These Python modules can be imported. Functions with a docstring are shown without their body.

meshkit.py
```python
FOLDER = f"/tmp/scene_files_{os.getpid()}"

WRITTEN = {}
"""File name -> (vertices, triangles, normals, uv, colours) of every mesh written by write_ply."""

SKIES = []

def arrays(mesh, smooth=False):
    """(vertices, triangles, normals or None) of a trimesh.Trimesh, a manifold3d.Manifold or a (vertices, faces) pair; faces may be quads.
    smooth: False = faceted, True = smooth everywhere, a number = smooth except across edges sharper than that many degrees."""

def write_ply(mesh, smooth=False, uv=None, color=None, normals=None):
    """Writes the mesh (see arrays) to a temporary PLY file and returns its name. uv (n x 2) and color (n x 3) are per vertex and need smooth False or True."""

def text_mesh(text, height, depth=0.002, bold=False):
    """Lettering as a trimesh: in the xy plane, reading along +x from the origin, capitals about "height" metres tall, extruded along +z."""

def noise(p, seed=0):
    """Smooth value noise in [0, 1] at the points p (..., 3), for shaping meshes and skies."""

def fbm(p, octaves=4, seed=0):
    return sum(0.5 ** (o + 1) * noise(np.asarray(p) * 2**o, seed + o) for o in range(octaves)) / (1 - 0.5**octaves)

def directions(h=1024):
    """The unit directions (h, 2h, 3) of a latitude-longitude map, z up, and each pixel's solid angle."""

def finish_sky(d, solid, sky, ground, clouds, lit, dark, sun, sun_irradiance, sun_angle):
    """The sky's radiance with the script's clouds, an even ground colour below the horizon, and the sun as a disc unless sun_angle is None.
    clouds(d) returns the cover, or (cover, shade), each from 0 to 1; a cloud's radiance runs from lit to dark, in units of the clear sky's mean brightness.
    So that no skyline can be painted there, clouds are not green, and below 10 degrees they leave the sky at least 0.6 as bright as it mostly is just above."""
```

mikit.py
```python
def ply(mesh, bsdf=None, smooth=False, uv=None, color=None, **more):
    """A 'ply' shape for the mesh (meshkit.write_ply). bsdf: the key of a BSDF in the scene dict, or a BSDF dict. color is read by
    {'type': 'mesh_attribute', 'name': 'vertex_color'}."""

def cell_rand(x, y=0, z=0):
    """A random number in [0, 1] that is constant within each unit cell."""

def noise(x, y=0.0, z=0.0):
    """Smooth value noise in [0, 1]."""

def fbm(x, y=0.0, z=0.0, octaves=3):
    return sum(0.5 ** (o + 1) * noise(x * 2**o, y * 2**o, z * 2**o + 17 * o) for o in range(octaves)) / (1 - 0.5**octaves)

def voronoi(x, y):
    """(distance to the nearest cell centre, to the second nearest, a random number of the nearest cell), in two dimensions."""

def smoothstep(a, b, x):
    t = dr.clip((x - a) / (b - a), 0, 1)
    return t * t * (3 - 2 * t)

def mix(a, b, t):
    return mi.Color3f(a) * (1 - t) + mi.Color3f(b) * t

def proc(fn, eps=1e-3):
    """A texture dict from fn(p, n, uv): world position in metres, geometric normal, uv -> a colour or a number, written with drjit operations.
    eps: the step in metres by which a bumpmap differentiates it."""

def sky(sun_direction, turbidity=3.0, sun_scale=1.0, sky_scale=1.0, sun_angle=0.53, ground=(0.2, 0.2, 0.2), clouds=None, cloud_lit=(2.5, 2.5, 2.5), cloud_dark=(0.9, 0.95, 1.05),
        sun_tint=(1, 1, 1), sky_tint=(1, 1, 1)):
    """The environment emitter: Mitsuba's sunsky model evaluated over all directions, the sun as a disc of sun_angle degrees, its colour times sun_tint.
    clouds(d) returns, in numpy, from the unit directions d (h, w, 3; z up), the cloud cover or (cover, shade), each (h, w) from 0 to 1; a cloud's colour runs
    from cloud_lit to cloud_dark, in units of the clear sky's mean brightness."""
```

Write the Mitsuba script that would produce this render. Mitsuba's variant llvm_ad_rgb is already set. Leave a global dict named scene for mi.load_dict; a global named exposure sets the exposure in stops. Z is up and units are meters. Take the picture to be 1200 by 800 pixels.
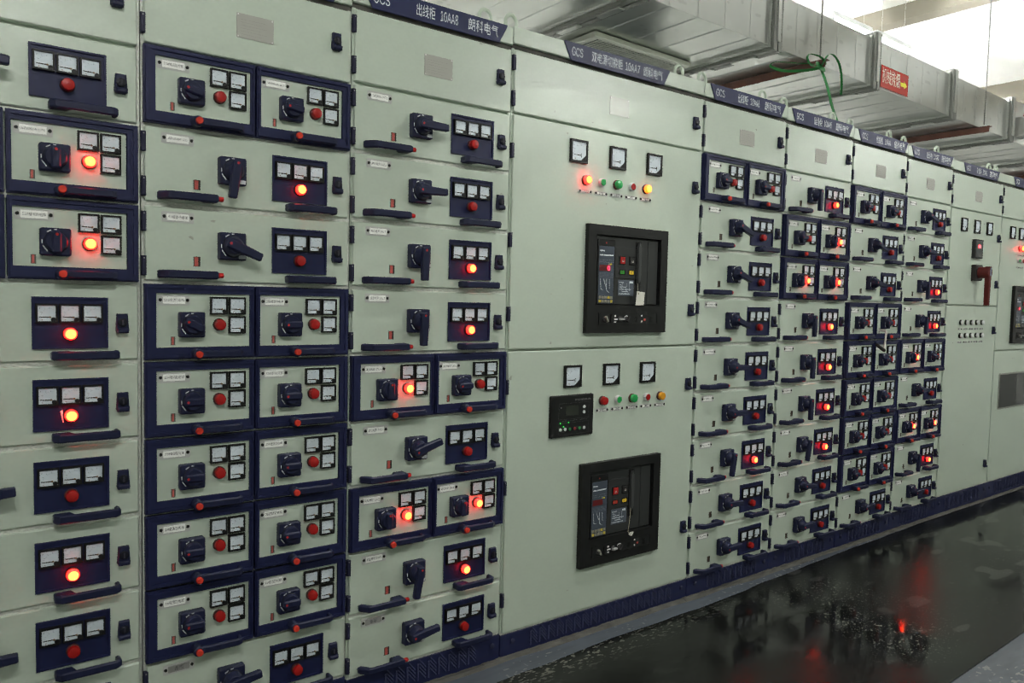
import math, random
import numpy as np
import trimesh
import shapely
from shapely.geometry import Polygon
import drjit as dr
import mitsuba as mi
import meshkit, mikit
from mikit import noise, fbm, voronoi, cell_rand, smoothstep, mix

random.seed(7)
rng = np.random.default_rng(7)
T = mi.ScalarTransform4f
scene, labels = {}, {}

# ------------------------------------------------------------------ camera, lights, exposure
exposure = 1.25
F_PX, CAM, YAW, PITCH, ROLL = 893.74, np.array([-0.41684, -2.11095, 1.28175]), 0.92323, -0.0570, 0.02291
fwd = np.array([math.cos(PITCH) * math.cos(YAW), math.cos(PITCH) * math.sin(YAW), math.sin(PITCH)])
side = np.array([math.sin(YAW), -math.cos(YAW), 0.0])
lift = np.cross(side, fwd)
up = -math.sin(ROLL) * side + math.cos(ROLL) * lift
scene['camera'] = {'type': 'perspective', 'fov': math.degrees(2 * math.atan(600 / F_PX)), 'fov_axis': 'x', 'near_clip': 0.05, 'far_clip': 60.0,
                   'to_world': T().look_at(origin=CAM.tolist(), target=(CAM + fwd).tolist(), up=up.tolist())}

TUBE_LIGHT = np.array([1.0, 1.0, 0.96]) * 140.0          # fluorescent tubes
DUCT_LIGHT = TUBE_LIGHT * 1.7
ADDED_REAR_LIGHT = TUBE_LIGHT * 1.3
SPOT_LIGHT = np.array([1.0, 1.0, 0.95]) * 2.0
# fluorescent lamps: (x, y, z, length, label); the aisle lamps hang behind the photographer, one pair over the duct; hidden and rear ones are added fill
AISLE_LAMPS = [(x, -2.6, 3.0, 1.3) for x in (-0.55, 3.75, 7.9)]
ADDED_REAR_LAMPS = [(x, 2.75, 3.0, 1.2) for x in (1.2, 4.6, 8.0)]  # unseen row, added to light the back wall mirrored in the duct
DUCT_LAMPS = [(5.53, 1.3, 3.53, 0.58), (6.20, 1.3, 3.53, 0.58)]
ADDED_HIDDEN_LAMPS = [(x, 1.5, 3.20, 1.2) for x in (3.0, 7.9, 9.8)]  # added out of sight on the duct to brighten the ceiling
DOWNLIGHTS = [(1.38, -0.85, 3.71), (1.88, -0.85, 3.75)]
LED_RED_CORE, LED_RED_RIM = (11.0, 0.62, 0.08), (9.0, 0.032, 0.020)
LED_AMBER_CORE, LED_AMBER_RIM = (3.0, 0.75, 0.05), (2.0, 0.22, 0.01)


# ------------------------------------------------------------------ materials
def lin(r, g, b):
    c = np.array([r, g, b]) / 255.0
    return [float(v) for v in np.where(c < 0.04045, c / 12.92, ((c + 0.055) / 1.055) ** 2.4)]


def rgb(c):
    return {'type': 'rgb', 'value': list(map(float, c))}


def two(b):
    return {'type': 'twosided', 'bsdf': b}


def prin(c, rough, metal=0.0, spec=0.5, **more):
    base = c if isinstance(c, dict) else rgb(c)
    return two({'type': 'principled', 'base_color': base, 'roughness': rough, 'metallic': metal, 'specular': spec, **more})


PAINT = (0.436, 0.498, 0.422)
NAVY = (0.0115, 0.0145, 0.050)
KNOB_NAVY = (0.0108, 0.0135, 0.038)
BLACK = (0.008, 0.0085, 0.0085)
WHITE = (0.72, 0.74, 0.74)
DIAL = (0.55, 0.61, 0.66)
RED = (0.30, 0.010, 0.009)
STEEL = (0.55, 0.55, 0.53)


def paint_tex(p, n, uv):
    m = fbm(p.x * 2.3, p.y * 2.3, p.z * 2.3, 3)
    fleck = noise(p.x * 160, p.y * 160, p.z * 160)
    spot = smoothstep(0.93, 0.96, noise(p.x * 17, p.y * 21 + 4, p.z * 17)) * smoothstep(0.78, 0.86, noise(p.x * 90, p.y * 90, p.z * 90))
    c = mi.Color3f(*PAINT) * (0.95 + 0.07 * m + 0.035 * fleck)
    return mix(c, mi.Color3f(0.22, 0.21, 0.17), spot * 0.6)


def galv_tex(p, n, uv):
    m = fbm(p.x * 1.3, p.y * 1.1, p.z * 2.0, 3)
    fine = fbm(p.x * 14, p.y * 14, p.z * 14, 2)
    scuff = smoothstep(0.66, 0.74, noise(p.x * 9, p.y * 9, p.z * 24)) * smoothstep(0.6, 0.75, noise(p.x * 31, p.y * 31, p.z * 31))
    return mi.Color3f(0.52, 0.535, 0.515) * (0.74 + 0.40 * m + 0.06 * fine - 0.12 * scuff)


def galv_rough(p, n, uv):
    return 0.12 + 0.16 * fbm(p.x * 2.2, p.y * 2.2, p.z * 2.2, 2)


def rail_tex(p, n, uv):
    return mi.Color3f(0.55, 0.57, 0.52) * (0.62 + 0.65 * fbm(p.x * 190, p.y * 190, p.z * 190, 2))


def floor_tex(p, n, uv):
    m = fbm(p.x * 1.7, p.y * 1.7, 0.0, 4)
    s = fbm(p.x * 14, p.y * 60, 2.0, 3)
    speck = smoothstep(0.78, 0.86, noise(p.x * 70, p.y * 90, 5.0)) * smoothstep(0.45, 0.7, noise(p.x * 4, p.y * 9, 1.0))
    c = mi.Color3f(0.062, 0.073, 0.087) * (0.72 + 0.5 * m + 0.25 * (s - 0.5))
    return mix(c, mi.Color3f(0.20, 0.20, 0.18), speck * 0.5)


def cement_tex(p, n, uv):
    return mi.Color3f(0.072, 0.070, 0.062) * (0.4 + 1.1 * fbm(p.x * 22, p.y * 60, p.z * 60, 3))


def mat_tex(p, n, uv):
    big = fbm(p.x * 1.1, p.y * 1.6, 3.0, 3)
    zone = smoothstep(1.3, 1.8, p.x) * (1 - smoothstep(2.5, 3.1, p.x)) * smoothstep(-1.0, -0.8, p.y)
    cl = smoothstep(0.46, 0.78, fbm(p.x * 2.0 + 9, p.y * 2.6, 0.0, 2)) * (0.12 + 0.88 * zone)
    speck = smoothstep(0.84, 0.90, noise(p.x * 110, p.y * 150, 1.0)) * cl
    fine = smoothstep(0.82, 0.88, noise(p.x * 190, p.y * 260, 8.0)) * cl
    edge = smoothstep(-0.26, -0.13, p.y) * smoothstep(0.70, 0.80, noise(p.x * 75, p.y * 160, 4.0)) * dr.clip((2.4 - p.x) * 0.8, 0.03, 1)
    foot = smoothstep(0.72, 0.80, fbm(p.x * 6 + 3, p.y * 12, 2.0, 2)) * smoothstep(2.2, 2.7, p.x)
    c = mi.Color3f(0.0050, 0.0055, 0.0050) * (0.5 + 0.9 * big)
    c = mix(c, mi.Color3f(0.040, 0.041, 0.038), foot * 0.5)
    return mix(c, mi.Color3f(0.20, 0.20, 0.17), dr.clip(speck * 0.7 + fine * 0.35 + edge * 0.55, 0, 1))


def mat_rough(p, n, uv):
    return 0.06 + 0.20 * smoothstep(0.42, 0.68, fbm(p.x * 1.6, p.y * 2.2, 6.0, 3))


def mat_bump(p, n, uv):
    return 0.0014 * fbm(p.x * 7, p.y * 7, 1.0, 2)


def rust_tex(p, n, uv):
    return mi.Color3f(0.075, 0.022, 0.014) * (0.5 + 1.0 * fbm(p.x * 17, p.y * 17, p.z * 17, 3))


def wall_tex(p, n, uv):
    return mi.Color3f(0.80, 0.80, 0.77) * (0.93 + 0.1 * fbm(p.x * 0.9, p.y * 0.9, p.z * 0.9, 3))


scene['m_paint'] = prin(mikit.proc(paint_tex), 0.33, spec=0.5)
scene['m_navy'] = prin(NAVY, 0.40, spec=0.22)
scene['m_black'] = prin(BLACK, 0.38, spec=0.22)
scene['m_colour'] = prin({'type': 'mesh_attribute', 'name': 'vertex_color'}, 0.40, spec=0.22)
scene['m_galv'] = two({'type': 'principled', 'base_color': mikit.proc(galv_tex), 'roughness': mikit.proc(galv_rough), 'metallic': 0.92, 'specular': 0.5})
scene['m_rail'] = prin(mikit.proc(rail_tex), 0.5, 0.2)
scene['m_steel'] = prin(STEEL, 0.33, 0.9)
scene['m_plate'] = prin((0.345, 0.347, 0.312), 0.5, 0.25, spec=0.25)
scene['m_floor'] = prin(mikit.proc(floor_tex), 0.45)
scene['m_cement'] = prin(mikit.proc(cement_tex), 0.85)
scene['m_mat'] = two({'type': 'bumpmap', 'arbitrary': mikit.proc(mat_bump, eps=0.004), 'scale': 1.0,
                      'bsdf': {'type': 'principled', 'base_color': mikit.proc(mat_tex), 'roughness': mikit.proc(mat_rough), 'specular': 0.2}})
scene['m_rust'] = prin(mikit.proc(rust_tex), 0.6)
scene['m_wall'] = two({'type': 'diffuse', 'reflectance': mikit.proc(wall_tex)})
scene['m_concrete'] = two({'type': 'diffuse', 'reflectance': rgb((0.22, 0.205, 0.17))})
scene['m_far_row'] = two({'type': 'diffuse', 'reflectance': rgb((0.30, 0.33, 0.28))})
scene['m_added_door'] = two({'type': 'diffuse', 'reflectance': rgb((0.03, 0.035, 0.035))})
scene['m_bright_plate'] = prin((0.42, 0.435, 0.40), 0.42, 0.45)
scene['m_red'] = prin(RED, 0.35, spec=0.3)
scene['m_green'] = prin((0.01, 0.27, 0.06), 0.25, clearcoat=0.5)
scene['m_amber'] = prin((0.62, 0.27, 0.01), 0.25, clearcoat=0.5)
scene['m_strap'] = prin((0.008, 0.105, 0.022), 0.4, spec=0.3)
scene['m_white'] = prin(WHITE, 0.4)
scene['m_flange'] = two({'type': 'principled', 'base_color': rgb((0.17, 0.175, 0.165)), 'roughness': 0.4, 'metallic': 0.7, 'specular': 0.4})  # darker copy of the galvanised metal, flange shade put into the colour
scene['m_grille'] = prin((0.50, 0.50, 0.46), 0.5)
scene['m_rod'] = prin((0.14, 0.14, 0.13), 0.5, 0.4)
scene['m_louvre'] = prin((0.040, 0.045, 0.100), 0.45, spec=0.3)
scene['m_window'] = prin((0.020, 0.022, 0.021), 0.12)
scene['m_lamp'] = two({'type': 'diffuse', 'reflectance': rgb((0.15, 0.12, 0.10))})


# ------------------------------------------------------------------ mesh building
class Mesh:
    """Collects closed pieces with one colour per piece; fronts face -y."""

    def __init__(self):
        self.v, self.f, self.c, self.n = [], [], [], 0

    def add(self, v, f, col=None, fix=True):
        v, f = np.asarray(v, float), np.asarray(f, int)
        if fix:
            a, b, c = v[f[:, 0]], v[f[:, 1]], v[f[:, 2]]
            if np.einsum('ij,ij->i', a - v.mean(0), np.cross(b - v.mean(0), c - v.mean(0))).sum() < 0:
                f = f[:, ::-1]
        self.v.append(v)
        self.f.append(f + self.n)
        self.c.append(np.tile(np.asarray(PAINT if col is None else col, float), (len(f), 1)))
        self.n += len(v)
        return self

    def prism(self, pts, a, b, axis='y', bevel=0.0, col=None):
        """A polygon drawn in the plane across `axis`, swept from a to b, the edge at b (and at a, for axis x and z) bevelled."""
        p = np.asarray(pts, float)
        if np.sum(p[:, 0] * np.roll(p[:, 1], -1) - p[:, 1] * np.roll(p[:, 0], -1)) < 0:
            p = p[::-1]
        n = len(p)
        s = np.sign(b - a)
        if bevel:
            e = np.roll(p, -1, 0) - p
            e /= np.linalg.norm(e, axis=1, keepdims=True)
            nl = np.stack([-e[:, 1], e[:, 0]], 1)
            m = nl + np.roll(nl, 1, 0)
            m /= np.maximum((m * nl).sum(1, keepdims=True), 0.3)
            q = p + m * bevel
            rings = [(p, a), (p, b - s * bevel), (q, b)] if axis == 'y' else [(q, a), (p, a + s * bevel), (p, b - s * bevel), (q, b)]
        else:
            rings = [(p, a), (p, b)]
        v = []
        for r, h in rings:
            w = np.zeros((n, 3))
            if axis == 'y':
                w[:, 0], w[:, 2], w[:, 1] = r[:, 0], r[:, 1], h
            elif axis == 'z':
                w[:, 0], w[:, 1], w[:, 2] = r[:, 0], r[:, 1], h
            else:
                w[:, 1], w[:, 2], w[:, 0] = r[:, 0], r[:, 1], h
            v.append(w)
        f = []
        i = np.arange(n)
        j = (i + 1) % n
        for k in range(len(rings) - 1):
            A, B = k * n, (k + 1) * n
            f += [np.stack([A + i, A + j, B + j], 1), np.stack([A + i, B + j, B + i], 1)]
        tv, tf = cap(rings[0][0])
        f.append(tf[:, ::-1])
        tv, tf = cap(rings[-1][0])
        f.append(tf + (len(rings) - 1) * n)
        return self.add(np.vstack(v), np.vstack(f), col)

    def box(self, x0, x1, y0, y1, z0, z1, bevel=0.0, col=None):
        return self.prism([(x0, z0), (x1, z0), (x1, z1), (x0, z1)], max(y0, y1), min(y0, y1), 'y', bevel, col)

    def frame(self, outer, inner, y0, y1, col=None):
        """A flat rectangular frame (x0, x1, z0, z1) with a hole."""
        o, q = [(outer[a], outer[b]) for a, b in ((0, 2), (1, 2), (1, 3), (0, 3))], [(inner[a], inner[b]) for a, b in ((0, 2), (1, 2), (1, 3), (0, 3))]
        v = [(x, y, z) for y in (y0, y1) for r in (o, q) for x, z in r]
        f = []
        for k in range(4):
            l = (k + 1) % 4
            for s in ((8 + k, 8 + l, 12 + l, 12 + k), (l, k, 4 + k, 4 + l), (k, l, 8 + l, 8 + k), (4 + l, 4 + k, 12 + k, 12 + l)):
                f += [(s[0], s[1], s[2]), (s[0], s[2], s[3])]
        return self.add(v, f, col)

    def lathe(self, x, z, prof, col=None, n=20, stretch=1.0):
        """Revolves (radius, y) pairs about the axis along y through (x, z)."""
        a = np.arange(n) * 2 * np.pi / n
        v, f = [], []
        for r, y in prof:
            v.append(np.stack([x + r * np.cos(a), np.full(n, y), z + stretch * r * np.sin(a)], 1))
        i = np.arange(n)
        j = (i + 1) % n
        for k in range(len(prof) - 1):
            A, B = k * n, (k + 1) * n
            f += [np.stack([A + i, A + j, B + j], 1), np.stack([A + i, B + j, B + i], 1)]
        v = np.vstack(v + [[[x, prof[0][1], z]], [[x, prof[-1][1], z]]])
        m = len(prof) * n
        f.append(np.stack([j, i, i * 0 + m], 1))
        f.append(np.stack([(len(prof) - 1) * n + i, (len(prof) - 1) * n + j, i * 0 + m + 1], 1))
        return self.add(v, np.vstack(f), col)

    def tube(self, pts, r, n=8, col=None, closed=False, flat=None):
        p = np.asarray(pts, float)
        t = np.roll(p, -1, 0) - np.roll(p, 1, 0) if closed else np.gradient(p, axis=0)
        t /= np.linalg.norm(t, axis=1, keepdims=True) + 1e-12
        u = np.cross(t[0], [0, 0, 1.0] if abs(t[0][2]) < 0.9 else [1.0, 0, 0])
        us = []
        for k in range(len(p)):
            u = u - t[k] * (u @ t[k])
            u /= np.linalg.norm(u)
            us.append(u)
        us = np.array(us)
        w = np.cross(t, us)
        a = np.arange(n) * 2 * np.pi / n
        ru, rw = (r, r) if flat is None else (r, flat)
        v = (p[:, None] + ru * np.cos(a)[None, :, None] * us[:, None] + rw * np.sin(a)[None, :, None] * w[:, None]).reshape(-1, 3)
        m = len(p)
        f = []
        for k in range(m if closed else m - 1):
            A, B = k * n, ((k + 1) % m) * n
            for q in range(n):
                s = (q + 1) % n
                f += [(A + q, A + s, B + s), (A + q, B + s, B + q)]
        if not closed:
            v = np.vstack([v, p[:1], p[-1:]])
            f += [((q + 1) % n, q, m * n) for q in range(n)] + [((m - 1) * n + q, (m - 1) * n + (q + 1) % n, m * n + 1) for q in range(n)]
        return self.add(v, f, col)

    def flat(self, poly, y, col):
        """A printed patch facing -y."""
        if len(poly) > 0:
            pv, pf = poly
            self.add(np.stack([pv[:, 0], np.full(len(pv), y), pv[:, 1]], 1), pf, col, fix=False)
        return self

    def rect(self, x0, x1, z0, z1, y, col):
        return self.flat((np.array([(x0, z0), (x1, z0), (x1, z1), (x0, z1)], float), np.array([(0, 1, 2), (0, 2, 3)])), y, col)

    def moved(self, fn):
        self.v = [fn(v) for v in self.v]
        return self

    def shape(self, bsdf='m_colour', smooth=32, **more):
        v, f, c = np.vstack(self.v), np.vstack(self.f), np.vstack(self.c)
        tri = v[f]
        fn = np.cross(tri[:, 1] - tri[:, 0], tri[:, 2] - tri[:, 0])
        keep = np.linalg.norm(fn, axis=1) > 1e-14
        f, c, tri, fn = f[keep], c[keep], tri[keep], fn[keep]
        if not smooth:
            out = tri.reshape(-1, 3)
            path = meshkit.write_ply(trimesh.Trimesh(out, np.arange(len(out)).reshape(-1, 3), process=False), False, None, np.repeat(c, 3, 0) if bsdf == 'm_colour' else None)
            return {'type': 'ply', 'filename': path, 'face_normals': True, 'bsdf': {'type': 'ref', 'id': bsdf}, **more}
        un = fn / np.linalg.norm(fn, axis=1, keepdims=True)
        near = [[] for _ in range(len(v))]
        for k, t in enumerate(f):
            for q in t:
                near[q].append(k)
        cs = math.cos(math.radians(smooth))
        nn = np.empty((len(f), 3, 3))
        for q in range(len(v)):
            k = near[q]
            if not k:
                continue
            k = np.array(k)
            g = (un[k] @ un[k].T > cs).astype(float) @ fn[k]
            g /= np.linalg.norm(g, axis=1, keepdims=True) + 1e-20
            for a, b in zip(k, g):
                nn[a, f[a] == q] = b
        out = tri.reshape(-1, 3)
        path = meshkit.write_ply(trimesh.Trimesh(out, np.arange(len(out)).reshape(-1, 3), process=False), False, None,
                                 np.repeat(c, 3, 0) if bsdf == 'm_colour' else None, normals=nn.reshape(-1, 3))
        return {'type': 'ply', 'filename': path, 'face_normals': False, 'bsdf': {'type': 'ref', 'id': bsdf}, **more}


def cap(p):
    """Triangles over a simple polygon, on its own vertices."""
    n = len(p)
    e, g = np.roll(p, -1, 0) - p, p - np.roll(p, 1, 0)
    if np.all(g[:, 0] * e[:, 1] - g[:, 1] * e[:, 0] >= -1e-12):
        return p, np.array([(0, k, k + 1) for k in range(1, n - 1)])
    v, f = trimesh.creation.triangulate_polygon(Polygon(p), engine='earcut')
    idx = np.array([np.argmin(((p - q) ** 2).sum(1)) for q in v])
    f = idx[f]
    a, b, c = p[f[:, 0]], p[f[:, 1]], p[f[:, 2]]
    s = (b[:, 0] - a[:, 0]) * (c[:, 1] - a[:, 1]) - (b[:, 1] - a[:, 1]) * (c[:, 0] - a[:, 0])
    f[s < 0] = f[s < 0][:, ::-1]
    return p, f


def rrect(x0, x1, z0, z1, r, k=3):
    out = []
    for cx, cz, a0 in ((x1 - r, z0 + r, -90), (x1 - r, z1 - r, 0), (x0 + r, z1 - r, 90), (x0 + r, z0 + r, 180)):
        for a in np.linspace(a0, a0 + 90, k + 1):
            out.append((cx + r * math.cos(math.radians(a)), cz + r * math.sin(math.radians(a))))
    return out


def put(key, shape, m=None):
    base = key
    k = 0
    while key in scene:
        k += 1
        key = f'{base}_{k:03d}'
    scene[key] = dict(shape) if m is None else {**shape, 'to_world': m}
    return key


def tag(key, label=None, category=None, group=None, kind=None):
    labels[key] = {a: b for a, b in (('label', label), ('category', category), ('group', group), ('kind', kind)) if b}
    return key


def emits(shape, c, weight):
    return {**shape, 'emitter': {'type': 'area', 'radiance': rgb(c), 'sampling_weight': float(weight)}}


# ------------------------------------------------------------------ the room
ROOM = (-2.6, 11.6, -5.0, 3.4, 4.0)
x0, x1, y0, y1, zc = ROOM


def slab(name, a, b, mat):
    put(name, Mesh().box(a[0], b[0], a[1], b[1], a[2], b[2]).shape(mat, False))
    tag(name, kind='structure')


slab('floor', (x0, y0, -0.10), (x1, y1, 0.0), 'm_floor')
slab('ceiling', (x0, y0, zc), (x1, y1, zc + 0.1), 'm_wall')
slab('wall_back', (x0, y1, 0.0), (x1, y1 + 0.1, zc), 'm_wall')
slab('wall_front', (x0, y0 - 0.1, 0.0), (x1, y0, zc), 'm_far_row')
slab('wall_left', (x0 - 0.1, y0, 0.0), (x0, y1, zc), 'm_wall')
slab('wall_right', (x1, y0, 0.0), (x1 + 0.1, y1, zc), 'm_wall')
slab('door_1', (4.35, y1 - 0.05, 0.0), (5.5, y1, 2.15), 'm_added_door')     # added dark door, out of view, to darken the reflection in the duct
slab('trim_1', (6.57, y0, 3.86), (6.74, y1, zc), 'm_concrete')       # ceiling beams
slab('trim_2', (9.90, y0, 3.75), (10.1, y1, zc), 'm_concrete')

# the cement bed under the cabinet plinths
g = Mesh()
xs = np.arange(-0.6, 6.25, 0.03)
for k in range(len(xs) - 1):
    h = 0.006 + 0.003 * rng.random()
    w = 0.018 + 0.014 * meshkit.noise([[xs[k] * 5, 0, 0]])[0]
    g.prism([(0.05, 0.0), (0.05, h), (-0.012, h), (-w, 0.0)], xs[k], xs[k + 1], 'x')
put('trim_3', g.shape('m_cement', False))
tag('trim_3', kind='structure')


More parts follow.
